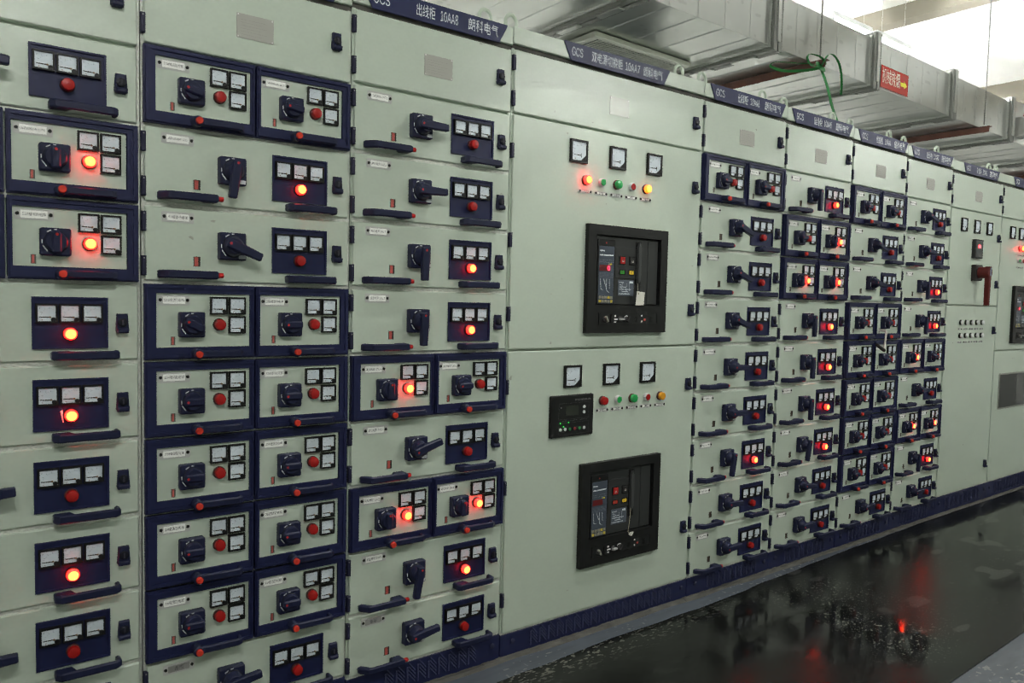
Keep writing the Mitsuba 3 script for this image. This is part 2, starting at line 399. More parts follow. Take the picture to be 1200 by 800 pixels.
GLYPHS = {  # outlines of the lettering: advance, rings of hex x,y pairs (0..88 by 0..98, baseline at 12)
    '#': (61, '021f03270c270e2910370637063c073f113f14511b52193f293f2d523452313f3b3f3b3a3a3731372f362d2737273722361f2d1f2b1e290c210c241b241f131f100c090c0c1f,1737152c152726272837'),
    '-': (63, '102e2f2e2f261026'),
    '0': (62, '0726073809410c48114e185222532b50314b35443838382634172c0e250b1a0b130e0b17,10251120131a17151b13241328152c1a2f252f392b452749224b1d4b14451039'),
    '1': (62, '0a0c0b141d151d4918470e3e0c3e0c471a52265226153514360c'),
    '2': (62, '090c091326312c3d2b45234b1c4b16491243123e093e0a460f4d15511d5329512e4e3348354034382b2a2020201e17153514350c'),
    '3': (62, '061d0f1d10181315191324132c192d1d2c26282b1e2e152e15352344264a094a09523352334b2035243328332e303429361e35193112270c170b0d0f08140618'),
    '4': (62, '0622082321512a522a4f284e25462345152a13291123272227382f38303730223922391a301a300c270c271a061a'),
    '5': (62, '081c091e111e13171a1324132b192d1f2d25292e263021321b32122e0a2f0d510e523252324a154a133b1437213a29383033352a3624351b31132d0f270c190b0e100a15'),
    '6': (62, '091d0a2b103723522c522c501a3729362d34332e35293620351a32142c0e280c1a0b110f0d13,121d13191a13231328152d1e2d242b2a262f22301d30172e1226'),
    '7': (62, '094a095236523649170c0e0c0e0e2c49'),
    '8': (62, '07230a2a12300c36093e0a460c4a114f17521d5327522d4f324a354132362c31332b3626371a35152f0f290c250b150c100e0915071a,101b1415181326132d182e232a29222c1b2c12271022,124214381a3424342a382c3d2c432a47264a1b4b1447'),
    '9': (62, '09370a450c4915511e5329512f4d3446363d343130291c0c120c120d19151f2022222428192713290d2e,12381433192f222e262f29312d392d3f2b45224b1d4b17491241'),
    'A': (66, '030f1b511c5226523b173d153f0b360c311c2e1f121f0c0c030b,1f45162917272c272247'),
    'C': (70, '06270636083f0d4816501f532f52374e3e46413c383c37413148284b1d4a194813420f371022131c19161d1422132d14351a382241223e18340e2b0b1f0b160e0c17081f'),
    'E': (57, '085232523351334a114911333133302b112b11143314330c080c'),
    'G': (72, '06270637083f0c4716501f532f52374e3f45413c383c35442f49284b1d4a194813420f370f27131c19162213291330153519392239272827272f422f411d3c14360f2b0b1f0b160e0c17081f'),
    'K': (64, '08521152123031523d5232473245253922342231252f272a2a283d0c320c1e2a1b2c1124110c080c'),
    'L': (54, '0852115211143114320c080c'),
    'N': (72, '085213521451154d1b461c42203e213a2733282f361a37524052400c350c330e3015281f27231f2d1e311243110c080c'),
    'O': (74, '06270636083f0d48124d1b522b5332513d48423f44364428421f3e17320d2b0b1f0b160e0b19,0f271022131c19161d1428133116371c3b273b3737423148284b224b19481342103c0f37'),
    'R': (61, '085229512e4f344a383e373535302b282e24321a34193a0c300c2f0d21271127110c080c,1130262f2c322f392f3f2d452a48234a114a'),
    'S': (61, '051e0e1e0f191315191325132d182f1d2e242928162d0e31073a07430a4a0e4e175221532752304e364636402e402d45264a1b4b12471043103d123917362433302e3628381e34132e0e290c180b0d0f0814'),
    'T': (63, '054a05523a523a4a244a240c1b0c1b4a'),
    'V': (66, '034f03520c52182e1a2c201621162317231b36524052270c1c0c'),
    'Z': (61, '060c0613122515271f38223a26422c492b4a064a06523752374a344812153714370c'),
    '业': (96, '060906102110215c285c28103810385b405b401058105809;42244e3b51455844573e4922;152208450b4610451a2d1c271b24'),
    '偿': (96, '1b231b2a582a582339232c104b12441d4b1f571058075404520a4f0c21061f0e25122f22;1e381e4b2b4c24552459285b2b59324f2f4d304b384b385d3f5d3f4d414b4a4b474f4f5b56594d4c584b58385238523326332638,253b523a53442645;052f03360f48165c1c5b1d59164815030f030f370c36082e'),
    '出': (96, '0a2c122c12102c102c320e320e53165416392c392c5d335d343949394a5452545232343234114e104e2c562c56034f034d090a09'),
    '切': (96, '1e092e1834263737384d284d285458545823550a4f053e063d0c4b0c4e0e511e5345534d404d3e33391d321029072204;0339043f0f410f59165916432946293f163b161f29262a1f0e120b190f1d0f39'),
    '制': (96, '4504440c4d0b520d525c585c58095204;41544854481e411e;0437043d063f04420a4c0d5a1459124f1c4f1c5c235c234f364f36482347233e3a3e3a372336232d372d360e320b280b271130123025232623041c031c2610260f0b090b092d1c2d1c36,0f480c3e1c3e1c48'),
    '双': (96, '2709300f3e1f3636324e2f4e2f555854543b481e5012580a5807580452064a0d43172d04,3a4e3e3344284c3a504e;0408040a0f14192707400d441c312349224e064e06552a552a4622282d15291126111d1f140e0a04'),
    '合': (96, '0439214a2e57315d385a36543e4c4f41583b5834493c48361836183a163a0a33,314f1e3d463e;132b4e2b4e04470446091b091a031303,1b241a1047104724'),
    '商': (96, '064c06522d522b5b2f5d325d36525852584c434c434a47494140423e553e54064f0441043f083f0a4e0a4e284a244724363239353938133812040b040b3e1f3e203f1b471d4c,3a37492b4e294e38,224b2742233e373e3f4b;152825362a352b331f26422642102510240b1e0b1e261823,25163b153b212521241f'),
    '器': (96, '031d12251a2c052d05342234283c273e0c3e0c582a582a3f313e2d34443543373b3a3d3e353e35585458543e433d4c384c345834582d432c512358205819541a54044d044c063d063c03350335214522392d252d19231a212a212a0423042206140613030c030c1a0619,3c0d4d0c4d1b3c1b,3c454d444d523c52,130d230c231b131b,2351135213442344'),
    '备': (96, '0333273d1a480d3f08430946154c235d2b5c28544b544d504a4c393d49385835582e562e2f391330142e4f2e4f0448044607190717031103102e062d,341f481e482746283428,3518340d480d4818,204d284530423946404d,181f2c1e2c281828,2c171818180d2c0d'),
    '应': (96, '140f3b0f47284e4256404f294310580f58081408;04060b210c5031502d5c315d355c3a50585058491349132710120b040903;2e3f2f4135423c293c20361f;193a1e3d213b2a202a1c271a231a2029'),
    '急': (96, '4f154a1d4e1f521d580a5408;054219531f5d265c24554055435343503d493d464f464f242e243b14371034103215281e2c240f240f2a462a4732123212384638474010410a3d,17473246384e1f4f;191d201d210c410c44164a14490b43051d06190b;040a0d1c131b14180c080907'),
    '换': (96, '0522042a102e1042054205491049105d175c17492049214427482e51335d3a5c38544e545251494555445528582758214421431f501058095804510744123d1c2f0c22041f041b092d13351c3620202120272728273d243e22421741172f2032212b1728170914050804060b100d1024,423e41274d274d3e,2d454044464e334e,2e283a283b3e2e3e'),
    '排': (96, '455c4c5c4c4c584c58454c444c38583858314c314c245824581d4c1d4b034503;241d25243525353127312738353835452745264c354c355c3c5c3c033503351d;0523042a112e1142054205491149115c185d184923492342184218312332242b1828180716050904070b110c1124'),
    '控': (96, '2006200d3b0e3b252825282c562c55254225420e580d5806;23513c51395b3f5d4451585158415541534b2b4b2a402340;43404544484558355833542f;292e243435453c43383c;04210328102d10430443044a104a105d165d174a21492143174317302031212b1727170c15060704050b100c1023'),
    '明': (96, '1f072a152f24305958595807520444044209420b520c51223522341a2d0c2403,372a5229523a373a,3742524152523752;08572757271d0f1d0f140814,0f25202420370f37,10500f3e203e2050'),
    '朗': (96, '2d073417362536585858570752044604440a510c50233c23390f35063203,3d2b512a513a3d3a,3d42514151513d51;050a091109511851155b1c5c21512e512e291029101221181c2422262d132e0d270b261023110a050805,10312730273a103a,114a10402740274a'),
    '机': (96, '22072b162f2630575057500d570b581d581d581a580658044f04490848503750372e33172d0a2804;031b0c2a133d1341054105481548155d1c5d1c482a482a411c401c38272d2a2626221f2d1c2e1c031503152f132f122909180616'),
    '柜': (96, '29575857585031503141554155203120310f580e58072907,31284e274e3a313a;03200b2d114110430543054a124a125c195c194a264a25431942193e252d20291c32193319031204122e102e0717031c'),
    '梯': (96, '200d2b14382337242624293b3c3c3c472547254d324d2c5a325c394d454d4d5d545b4e4e584d58354335432b582a5815580f540c4a0c481352135424442442033c033c1c290a2408,433c513b51474347,2e2b3c2a3c352f35;031e0a2a113f11430543054a124a125c195d194a234a2343194319402430242d20291b34193419031204122c0f2a08180618'),
    '械': (96, '1f0b2411281e29272328232e292e293f2f3f302e362e363f3c3e3c2e412e41283c273c0e4719432e42432443244a414a415d475d484a584a584348424b254e26512d543b583b58324e17540b560b5710571958165809570452044d0848103d053a0537093b0e360e362634282f282e262d1826092307;4b574e5a515a5753584f534d;031b0a281140064106481148115d185d1848204820411841183e2033212e1d2b1a3218321703110311290f2908160616'),
    '楼': (96, '210938102916302222222228342837303b313a3e28302234354334442444244a2e4b28582e5a354e324a3a4a3b5c425d424a4a4a494f4f5a565956564e4b584a58444944484358355630423f42303f303c295828582250224812580a58085304410d32062304,34194115471c48223822;031e0a2b103f10430543054a114a115d185d184a214a21431843183f232e1e291a33183317031103112b0f2b08180618'),
    '气': (96, '0f364a364b234f10530b560b57185815580b580657045104490b451743300f30;0338124c195d205b1d525852584c194c14410a34;18445244523e183e'),
    '消': (96, '49475259585851474f45;24413a413a5d415d414156415609530543044109410b4f0b4f192d192c042404,2c204f1f4f2a2c2a,2c314f304f3a2c3a;2255235828592e5132472b45;08560b5b0f5b1a541d4f184b;0708162819281c251c220e05;043c07410a41163a193614311135'),
    '源': (96, '560b4c1e5220580d;15081d1a202b2058585858514150464f4346584658254524450741043405330a3e0a3e232d242d463c463d512851272924181b04,342b502a51314f333533,34395038513f3540;250d301f371d2b0a;09580c5b0f5b1a541c50174c0a55;0609132717271a230d060b05;043c07410a4118371332'),
    '烟': (96, '04070e181124125c195c1a391e40204a274a275858585804520451092f092e0327032712210e171d0d070903,2e11511052154b1544264129361532132e16,2f18351e3c313c383038303e3d3e3d4e434e433e503e5038423842345019521952512e51,1927271527451f361938;043108490b490d480d3e0a30082f'),
    '照': (96, '49174f1b58065503;09582558264030433649395138522952295858585744553f513d443d43434d435045515140523d47363f2c3a253f25211121101c091c,10291e281e3b103b,115210411e411e52;2c395639561e2c1e,33254f244f333333;3b0435183c194205;2304211727182a05;04060c10101a161917160c03'),
    '用': (96, '03070a120e220f565556550952053f043d083d0b4e0c4d21342134042d042c211521100d0c060803,34294e284e383438,34404e3f4e4f344f,16292d282d381638,16402d3f2d4f164f'),
    '电': (96, '0c4e2b4e2b5c335c334e534e531e331e3310380c500c5410551c571c58195809530530062b0f2a1e151e14180c18,33264c254c333333,333b4c3a4c473347,14262b252b331433,143b2b3a2b471447'),
    '科': (96, '2917291e4923495d505d502558265820501d50034904491b;315134563755444a44473f44;2d372f3b323c4032422e3d2a3731;031a031d0a251339043a04411442144f074e0553245b28551c521c422a412a3a1d3a1c38292724221f2c1c2d1c041404142a122a0715'),
    '线': (96, '2806250c32103f173b2d292a28313a3439412b3f2a463948385d3f5d4049574c58464042403d4236573a58395833422f422d461e552d582b5521491749154f0c540b571558155812580c580756044c05470942112c06;4458495b5652514e4456;0523153513370734053c0e47165b195c1d5a1d56103d1b3e2048244726431328252a2524091d071d;060a0511081222192618261324120a0a'),
    '补': (96, '395d415c413f4440582b582656264e2f4437413741043904;03221532214320450545054c194c1058165c1f511c4c284c2b4a28411f33232f2c393235282a30202b1b24251d2a1d0316031628081c061c'),
    '进': (96, '040a0c14121812330533053a193a191720112c0d580e580752062d062408161112100905;202c20332e332e442044204a2e4b2e5b355b354b454b455b4c5b4c4b584b58444c434c335833582c4c2c4c134513442c342c2f1b2813261322192a212d2b,3534453345443544;08560b5a0e5a1c4c1c4a1646'),
    '防': (96, '1b09230e2b182f21323133452445244c3e4c3a583a5b3c5c415c4550434c584c58453a443a375636541151074d043d043b093b0b4b0c4e214d303930341a2c0d2104;0859215925571c3c242d241f1e191518131c131f1b1f1e251d2e15391c510f520f040804'),
    '风': (96, '04080a130e230f5850585119560c5810581a58165807560452054c0e492748511751162612130b04;1714221d2c2c1b4322463135373f3a4a40493f41362d461646133f1031251e0f'),
}


# ------------------------------------------------------------------ lettering
_glyph = {}


def glyph(ch):
    if ch not in _glyph:
        adv, s = GLYPHS[ch]
        polys = []
        for p in s.split(';'):
            rings = [[(int(r[k:k + 2], 16) / 70.0, (int(r[k + 2:k + 4], 16) - 12) / 70.0) for k in range(0, len(r), 4)] for r in p.split(',')]
            g = Polygon(rings[0], rings[1:]).buffer(0)
            for q in getattr(g, 'geoms', [g]):
                if q.area > 1e-5:
                    polys.append(trimesh.creation.triangulate_polygon(q, engine='earcut'))
        _glyph[ch] = (adv / 70.0, polys)
    return _glyph[ch]


def text(mesh, s, x, z, h, y, col, wide=1.0, gap=0.0, width=None):
    """Lettering on a surface facing -y, capitals h tall, from x on; width squeezes it to fit."""
    total = sum((glyph(c)[0] if c != ' ' else 0.5) + gap for c in s) * h * wide
    if width:
        wide *= width / total
    for c in s:
        if c == ' ':
            x += 0.5 * h * wide
            continue
        adv, polys = glyph(c)
        for v, f in polys:
            mesh.flat((np.stack([x + v[:, 0] * h * wide, z + v[:, 1] * h], 1), np.asarray(f)), y, col)
        x += (adv + gap) * h * wide
    return mesh


# ------------------------------------------------------------------ things fitted to the doors and drawers (x, z from their own corner or centre; y = 0 is the face)
def make_meter(s=0.0465, corner=False):
    m = Mesh().frame((0, s, 0, s), (0.09 * s, 0.91 * s, 0.09 * s, 0.91 * s), 0.0, -0.010, BLACK)
    m.box(0.002, s - 0.002, 0, -0.0065, 0.002, s - 0.002, 0, BLACK)
    a, b = 0.09 * s, 0.91 * s
    m.rect(a, b, a, b, -0.0068, DIAL)
    px, pz = (0.66 * s, 0.30 * s) if not corner else (0.62 * s, 0.33 * s)
    ink = (0.33, 0.37, 0.40)
    R = 0.43 * s
    for k in range(8):                                       # scale: arc pieces and ticks
        t0, t1 = math.radians(178 - k * 14), math.radians(178 - k * 14 - 9)
        q = [(px + r * math.cos(t), pz + r * math.sin(t)) for r, t in ((R, t0), (R + .010 * s, t0), (R + .010 * s, t1), (R, t1))]
        m.flat((np.array(q), np.array([(0, 2, 1), (0, 3, 2)])), -0.0069, ink)
        if k % 2 == 0:
            q = [(px + r * math.cos(t), pz + r * math.sin(t)) for r, t in ((R, t0), (R + .09 * s, t0), (R + .09 * s, t0 - .05), (R, t0 - .05))]
            m.flat((np.array(q), np.array([(0, 2, 1), (0, 3, 2)])), -0.0069, ink)
    m.rect(0.17 * s, 0.21 * s, 0.72 * s, 0.80 * s, -0.0069, ink)
    m.rect(0.25 * s, 0.31 * s, 0.145 * s, 0.185 * s, -0.0069, (0.35, 0.16, 0.14))
    L = 0.50 * s
    if corner:
        m.prism([(0.17 * s, pz - .012 * s), (px, pz - .02 * s), (px, pz + .02 * s), (0.17 * s, pz + .006 * s)], -0.007, -0.0078, 'y', 0, (0.05, 0.05, 0.05))
        m.box(px - .02 * s, px + .02 * s, -0.007, -0.0078, pz - 0.08 * s, pz + .08 * s, 0, (0.05, 0.05, 0.05))
        m.prism([(b, a), (b, 0.36 * s), (0.60 * s, a)], -0.004, -0.0088, 'y', 0, BLACK)
    else:
        m.prism([(px - L, pz - .012 * s), (px, pz - .03 * s), (px, pz + .03 * s), (px - L, pz + .026 * s)], -0.007, -0.0078, 'y', 0, (0.05, 0.05, 0.05))
        m.lathe(px, pz, [(.05 * s, -0.0068), (.05 * s, -0.0085)], (0.16, 0.085, 0.03), 8)
        m.lathe(0.80 * s, 0.18 * s, [(.115 * s, -0.0068), (.115 * s, -0.0105)], BLACK, 12)
    return m.shape()


def make_knob_base(size=0.066, tag_patch=False):
    h = size / 2
    m = Mesh().prism(rrect(-h, h, -h, h, 0.005), 0.0, -0.022, 'y', 0.003, KNOB_NAVY)
    m.lathe(0, 0, [(0.80 * h, -0.021), (0.80 * h, -0.0245), (0.76 * h, -0.0255)], (0.008, 0.0095, 0.018), 28)
    for a0, a1 in ((86, 98), (110, 130), (172, 190), (200, 232)):
        q = [(r * h * math.cos(math.radians(a)), r * h * math.sin(math.radians(a))) for r, a in ((0.86, a0), (0.93, a0), (0.93, a1), (0.86, a1))]
        m.flat((np.array(q), np.array([(0, 2, 1), (0, 3, 2)])), -0.0224, (0.55, 0.57, 0.58))
    if tag_patch:
        m.rect(0.40 * h, 0.92 * h, -0.90 * h, -0.62 * h, -0.0224, (0.45, 0.48, 0.50))
    return m.shape()


def make_knob():
    m = Mesh().lathe(0, 0, [(0.025, -0.0250), (0.0245, -0.031), (0.021, -0.036)], KNOB_NAVY, 28)
    m.prism(rrect(-0.025, 0.0275, -0.0105, 0.0105, 0.006), -0.030, -0.0435, 'y', 0.004, KNOB_NAVY)
    m.lathe(-0.017, 0, [(0.0036, -0.042), (0.0036, -0.0442)], (0.36, 0.02, 0.02), 10)
    return m.shape()


def make_lever():
    m = Mesh().lathe(0, 0, [(0.027, -0.0250), (0.027, -0.032), (0.022, -0.044), (0.019, -0.047)], KNOB_NAVY, 28)
    m.prism([(-0.024, -0.012), (0.020, -0.0125), (0.073, -0.0105), (0.0755, -0.008), (0.0755, 0.008), (0.073, 0.0105), (0.020, 0.0125), (-0.024, 0.012), (-0.027, 0.007), (-0.027, -0.007)],
            -0.040, -0.057, 'y', 0.003, KNOB_NAVY)
    m.lathe(-0.0175, 0, [(0.0038, -0.055), (0.0038, -0.0577)], (0.36, 0.02, 0.02), 10)
    return m.shape()


def make_lamp(r=0.0145):
    collar = Mesh().lathe(0, 0, [(r + .002, 0), (r + .002, -0.006), (r, -0.008)], (0.06, 0.015, 0.015), 20)
    rim = Mesh().lathe(0, 0, [(r, -0.0072), (r, -0.0185), (0.92 * r, -0.0210), (0.82 * r, -0.0215)], None, 20)
    core = Mesh().lathe(0, 0, [(0.82 * r, -0.0210), (0.74 * r, -0.0228), (0.45 * r, -0.0240), (0.15 * r, -0.0244)], None, 20)
    lens = Mesh().lathe(0, 0, [(r, -0.0072), (r, -0.0185), (0.93 * r, -0.0208), (0.6 * r, -0.0220), (0.2 * r, -0.0225)], None, 20)
    return collar.shape(), rim.shape('m_lamp'), core.shape('m_lamp'), lens


def put_lamp(prefix, m, colour, lit, parts=None):
    collar, rim, core, lens = parts or LAMP
    put(prefix + '__lamp_collar', collar, m)
    if lit:
        a, b = (LED_RED_CORE, LED_RED_RIM) if colour == 'm_red' else (LED_AMBER_CORE, LED_AMBER_RIM)
        k = put(prefix + '__indicator_lamp', emits(core, a, 0.6), m)
        put(k + '__001', emits(rim, b, 0.4), m)
        tag(k, ('red' if colour == 'm_red' else 'amber') + ' indicator lamp, lit')
    else:
        tag(put(prefix + '__indicator_lamp', lens[colour], m), {'m_red': 'red', 'm_green': 'green', 'm_amber': 'amber'}[colour] + ' indicator lamp, off')


_c, _r, _k, _l = make_lamp()
LAMP = (_c, _r, _k, {c: _l.shape(c) for c in ('m_red', 'm_green', 'm_amber')})


def make_lock():
    m = Mesh().prism([(0.004, 0.0), (0.027, 0.0), (0.031, 0.006), (0.028, 0.049), (0.003, 0.049), (0.0, 0.006)], 0.0, -0.011, 'y', 0.002, KNOB_NAVY)
    m.prism([(0.002, 0.001), (0.029, 0.001), (0.030, 0.013), (0.001, 0.013)], -0.008, -0.020, 'y', 0.003, KNOB_NAVY)
    m.lathe(0.0155, 0.027, [(0.0112, -0.010), (0.0112, -0.0145), (0.009, -0.0155)], (0.006, 0.007, 0.012), 18)
    m.box(0.0135, 0.0175, -0.0150, -0.0172, 0.020, 0.034, 0, (0.03, 0.03, 0.04))
    return m.shape()


def make_hinge(h=0.05):
    m = Mesh().box(0.0, 0.012, 0.006, -0.006, 0, h, 0.002, (0.014, 0.015, 0.035))
    m.lathe(0.006, h * 0.88, [(0.002, -0.005), (0.002, -0.0065)], (0.25, 0.25, 0.25), 8)
    return m.shape(smooth=False)


def end_handle(lug_left=True):
    """A bow handle below the meters: a wide lug, a bar standing off the face and a bent end."""
    pts = [(0, 0), (0, -.027), (.012, -.038), (.138, -.038), (.150, -.028), (.150, 0), (.139, 0), (.139, -.022), (.134, -.027), (.048, -.027), (.040, 0)]
    return Mesh().prism(pts, -0.0105, 0.0105, 'z', 0.0035, KNOB_NAVY).shape(smooth=28)


def button_handle():
    """The same bow with a red push button at its right end."""
    pts = [(0, 0), (0, -.010), (.020, -.035), (.030, -.038), (.148, -.038), (.148, 0), (.112, 0), (.108, -.027), (.036, -.027), (.014, 0)]
    m = Mesh().prism(pts, -0.0105, 0.0105, 'z', 0.0035, KNOB_NAVY)
    b = Mesh().lathe(0, 0, [(0.0068, 0), (0.0068, 0.015), (0.0055, 0.017)], (0.40, 0.02, 0.018), 14)
    b.moved(lambda v: np.stack([0.147 + v[:, 1], -0.026 + v[:, 0], v[:, 2]], 1))
    m.add(b.v[0], b.f[0], (0.40, 0.02, 0.018))
    return m.shape(smooth=28)


def boss_handle():
    """The handle of the half-width drawers: a round boss with a red button facing the room, then a low bow."""
    m = Mesh().lathe(0.013, 0, [(0.014, 0), (0.014, -0.030), (0.011, -0.033)], KNOB_NAVY, 20)
    m.prism([(0.012, -.012), (.012, -.030), (.122, -.034), (.134, -.026), (.136, 0), (.126, 0), (.125, -.018), (.119, -.023), (.040, -.020), (.030, -.012)], -0.0095, 0.0095, 'z', 0.003, KNOB_NAVY)
    m.lathe(0.013, 0, [(0.0090, -0.032), (0.0090, -0.041), (0.0075, -0.0425)], (0.48, 0.035, 0.02), 18)
    m.lathe(0.127, 0.0, [(0.003, -0.026), (0.003, -0.0295)], BLACK, 8)
    return m.shape(smooth=28)


_plates = {}


def label_plate(s, w=0.082, h=0.027, paper=True):
    k = (s, w, paper)
    if k not in _plates:
        m = Mesh().prism(rrect(0, w, 0, h, 0.003, 2), 0, -0.0015, 'y', 0, (0.42, 0.43, 0.41))
        m.box(0.013, w - 0.013, -0.001, -0.0024, 0.0045, h - 0.0045, 0, (0.78, 0.79, 0.76) if paper else (0.24, 0.24, 0.23))
        for x in (0.0065, w - 0.0065):
            m.lathe(x, h * 0.52, [(0.0042, -0.001), (0.0042, -0.0035)], BLACK, 10)
        n = sum(2 if ord(c) > 255 else 1 for c in s)
        hh = min(0.0098, (w - 0.03) / (n * 0.62))
        text(m, s, 0.016 if n > 5 else w / 2 - 0.012, h * 0.5 - hh * 0.45, hh, -0.0026, (0.06, 0.06, 0.065), width=(w - 0.032) if n > 5 else 0.024)
        _plates[k] = m.shape(smooth=False)
    return _plates[k]


METER, BIG_METER = make_meter(), make_meter(0.092, True)
KNOB_BASE, LEVER_BASE, KNOB, LEVER = make_knob_base(), make_knob_base(0.073, True), make_knob(), make_lever()
LOCK, HINGE = make_lock(), make_hinge()
END_HANDLE, BUTTON_HANDLE, BOSS_HANDLE = end_handle(), button_handle(), boss_handle()



def make_window(w, h, red, back):
    m = Mesh().box(0, w, 0.0, -0.0012, 0, h, 0, (0.10, 0.10, 0.085)).rect(0.002, 0.68 * w, 0.001, h - 0.001, -0.0014, red).rect(0.70 * w, w - 0.0015, 0.001, h - 0.001, -0.0014, back)
    for k in (0.26, 0.50):
        m.rect(k * w, k * w + 0.001, 0.12 * h, 0.85 * h, -0.0016, [min(1, 1.5 * v + 0.01) for v in red])
    return m.shape(smooth=False)


# the red status flags show in the nearer cabinets, the windows of the farther ones are dark
WINDOW, SLIT = make_window(0.018, 0.026, (0.33, 0.07, 0.06), (0.02, 0.02, 0.02)), make_window(0.011, 0.022, (0.38, 0.09, 0.08), (0.10, 0.10, 0.08))
DARK_WINDOW, DARK_SLIT = make_window(0.018, 0.026, (0.045, 0.032, 0.022), (0.02, 0.02, 0.015)), make_window(0.011, 0.022, (0.10, 0.085, 0.07), (0.05, 0.05, 0.04))

PW, PH = 0.575, 0.188
FULL_PANEL = Mesh().prism(rrect(0, PW, 0, PH, 0.003, 2), 0.018, 0.0, 'y', 0.0025).shape('m_paint', smooth=40)
_m = Mesh().frame((0, 0.166, 0, 0.126), (0.005, 0.161, 0.005, 0.121), 0.0, -0.006, NAVY)
_m.box(0.004, 0.162, 0.0, -0.002, 0.004, 0.122, 0, NAVY)
METER_PANEL = _m.shape(smooth=False)
HALF_FRAME, HALF_PANEL = {}, None
for _s in 'LR':
    il, ir = (0.028, 0.275) if _s == 'L' else (0.010, 0.259)
    fw = 0.288 if _s == 'L' else 0.285
    _m = Mesh().frame((0, fw, 0, 0.194), (0.004, fw - 0.004, 0.004, 0.190), 0.018, -0.008, NAVY)
    _m.frame((0.004, fw - 0.004, 0.004, 0.190), (0.010 if _s == 'R' else 0.013, fw - (0.006 if _s == 'L' else 0.012), 0.012, 0.183), 0.016, -0.014, NAVY)
    _m.frame((0.004, fw - 0.004, 0.004, 0.190), (il, ir, 0.031, 0.171), 0.016, -0.010, NAVY)
    HALF_FRAME[_s] = (_m.shape('m_navy', smooth=False), il)
HALF_PANEL = Mesh().box(0, 0.248, 0.015, -0.004, 0, 0.141).shape('m_paint', False)


# ------------------------------------------------------------------ cabinets
# left edge and width as they stand, nominal width, and the heights of the drawer lines 0..9, the header's foot and the top
ROW_TABLES = [
    [0.1313, 0.3196, 0.5115, 0.706, 0.9024, 1.0997, 1.2972, 1.4941, 1.6894, 1.8824, 2.0939, 2.1565],
    [0.112, 0.3049, 0.5008, 0.699, 0.8987, 1.0993, 1.3001, 1.5003, 1.6992, 1.8961, 2.1123, 2.1765],
    [0.0975, 0.2939, 0.493, 0.6939, 0.8962, 1.0992, 1.3023, 1.5048, 1.7063, 1.9059, 2.1257, 2.1911],
    [0.0892, 0.288, 0.4889, 0.6915, 0.8951, 1.0993, 1.3035, 1.5072, 1.7099, 1.9111, 2.1329, 2.199],
    [0.089, 0.2884, 0.4896, 0.6922, 0.8957, 1.0996, 1.3035, 1.5069, 1.7094, 1.9104, 2.1325, 2.1986],
    [0.0924, 0.2915, 0.4923, 0.6942, 0.8969, 1.0999, 1.3029, 1.5055, 1.7071, 1.9074, 2.1287, 2.1947],
    [0.098, 0.2964, 0.4962, 0.697, 0.8985, 1.1003, 1.3021, 1.5033, 1.7037, 1.9029, 2.123, 2.1887],
    [0.1053, 0.3025, 0.501, 0.7005, 0.9005, 1.1008, 1.3009, 1.5006, 1.6994, 1.8971, 2.1157, 2.181],
    [0.1155, 0.3111, 0.5078, 0.7052, 0.9032, 1.1013, 1.2993, 1.4968, 1.6936, 1.8892, 2.1057, 2.1703],
    [0.1155, 0.3111, 0.5078, 0.7052, 0.9032, 1.1013, 1.2993, 1.4968, 1.6936, 1.8892, 2.1057, 2.1703],
]
EDGES = [-0.572, 0.0, 0.5698, 1.1578, 2.1593, 2.7533, 3.3401, 3.9092, 4.4756, 5.2176, 6.12]
NOMINAL = [0.592, 0.592, 0.590, 0.991, 0.592, 0.593, 0.586, 0.596, 0.804, 0.98]
KNOTS = [0.1 + 0.2 * k for k in range(10)] + [2.123, 2.19]
ORDINAL = ['top', 'second', 'third', 'fourth', 'fifth', 'sixth', 'seventh', 'eighth', 'ninth']


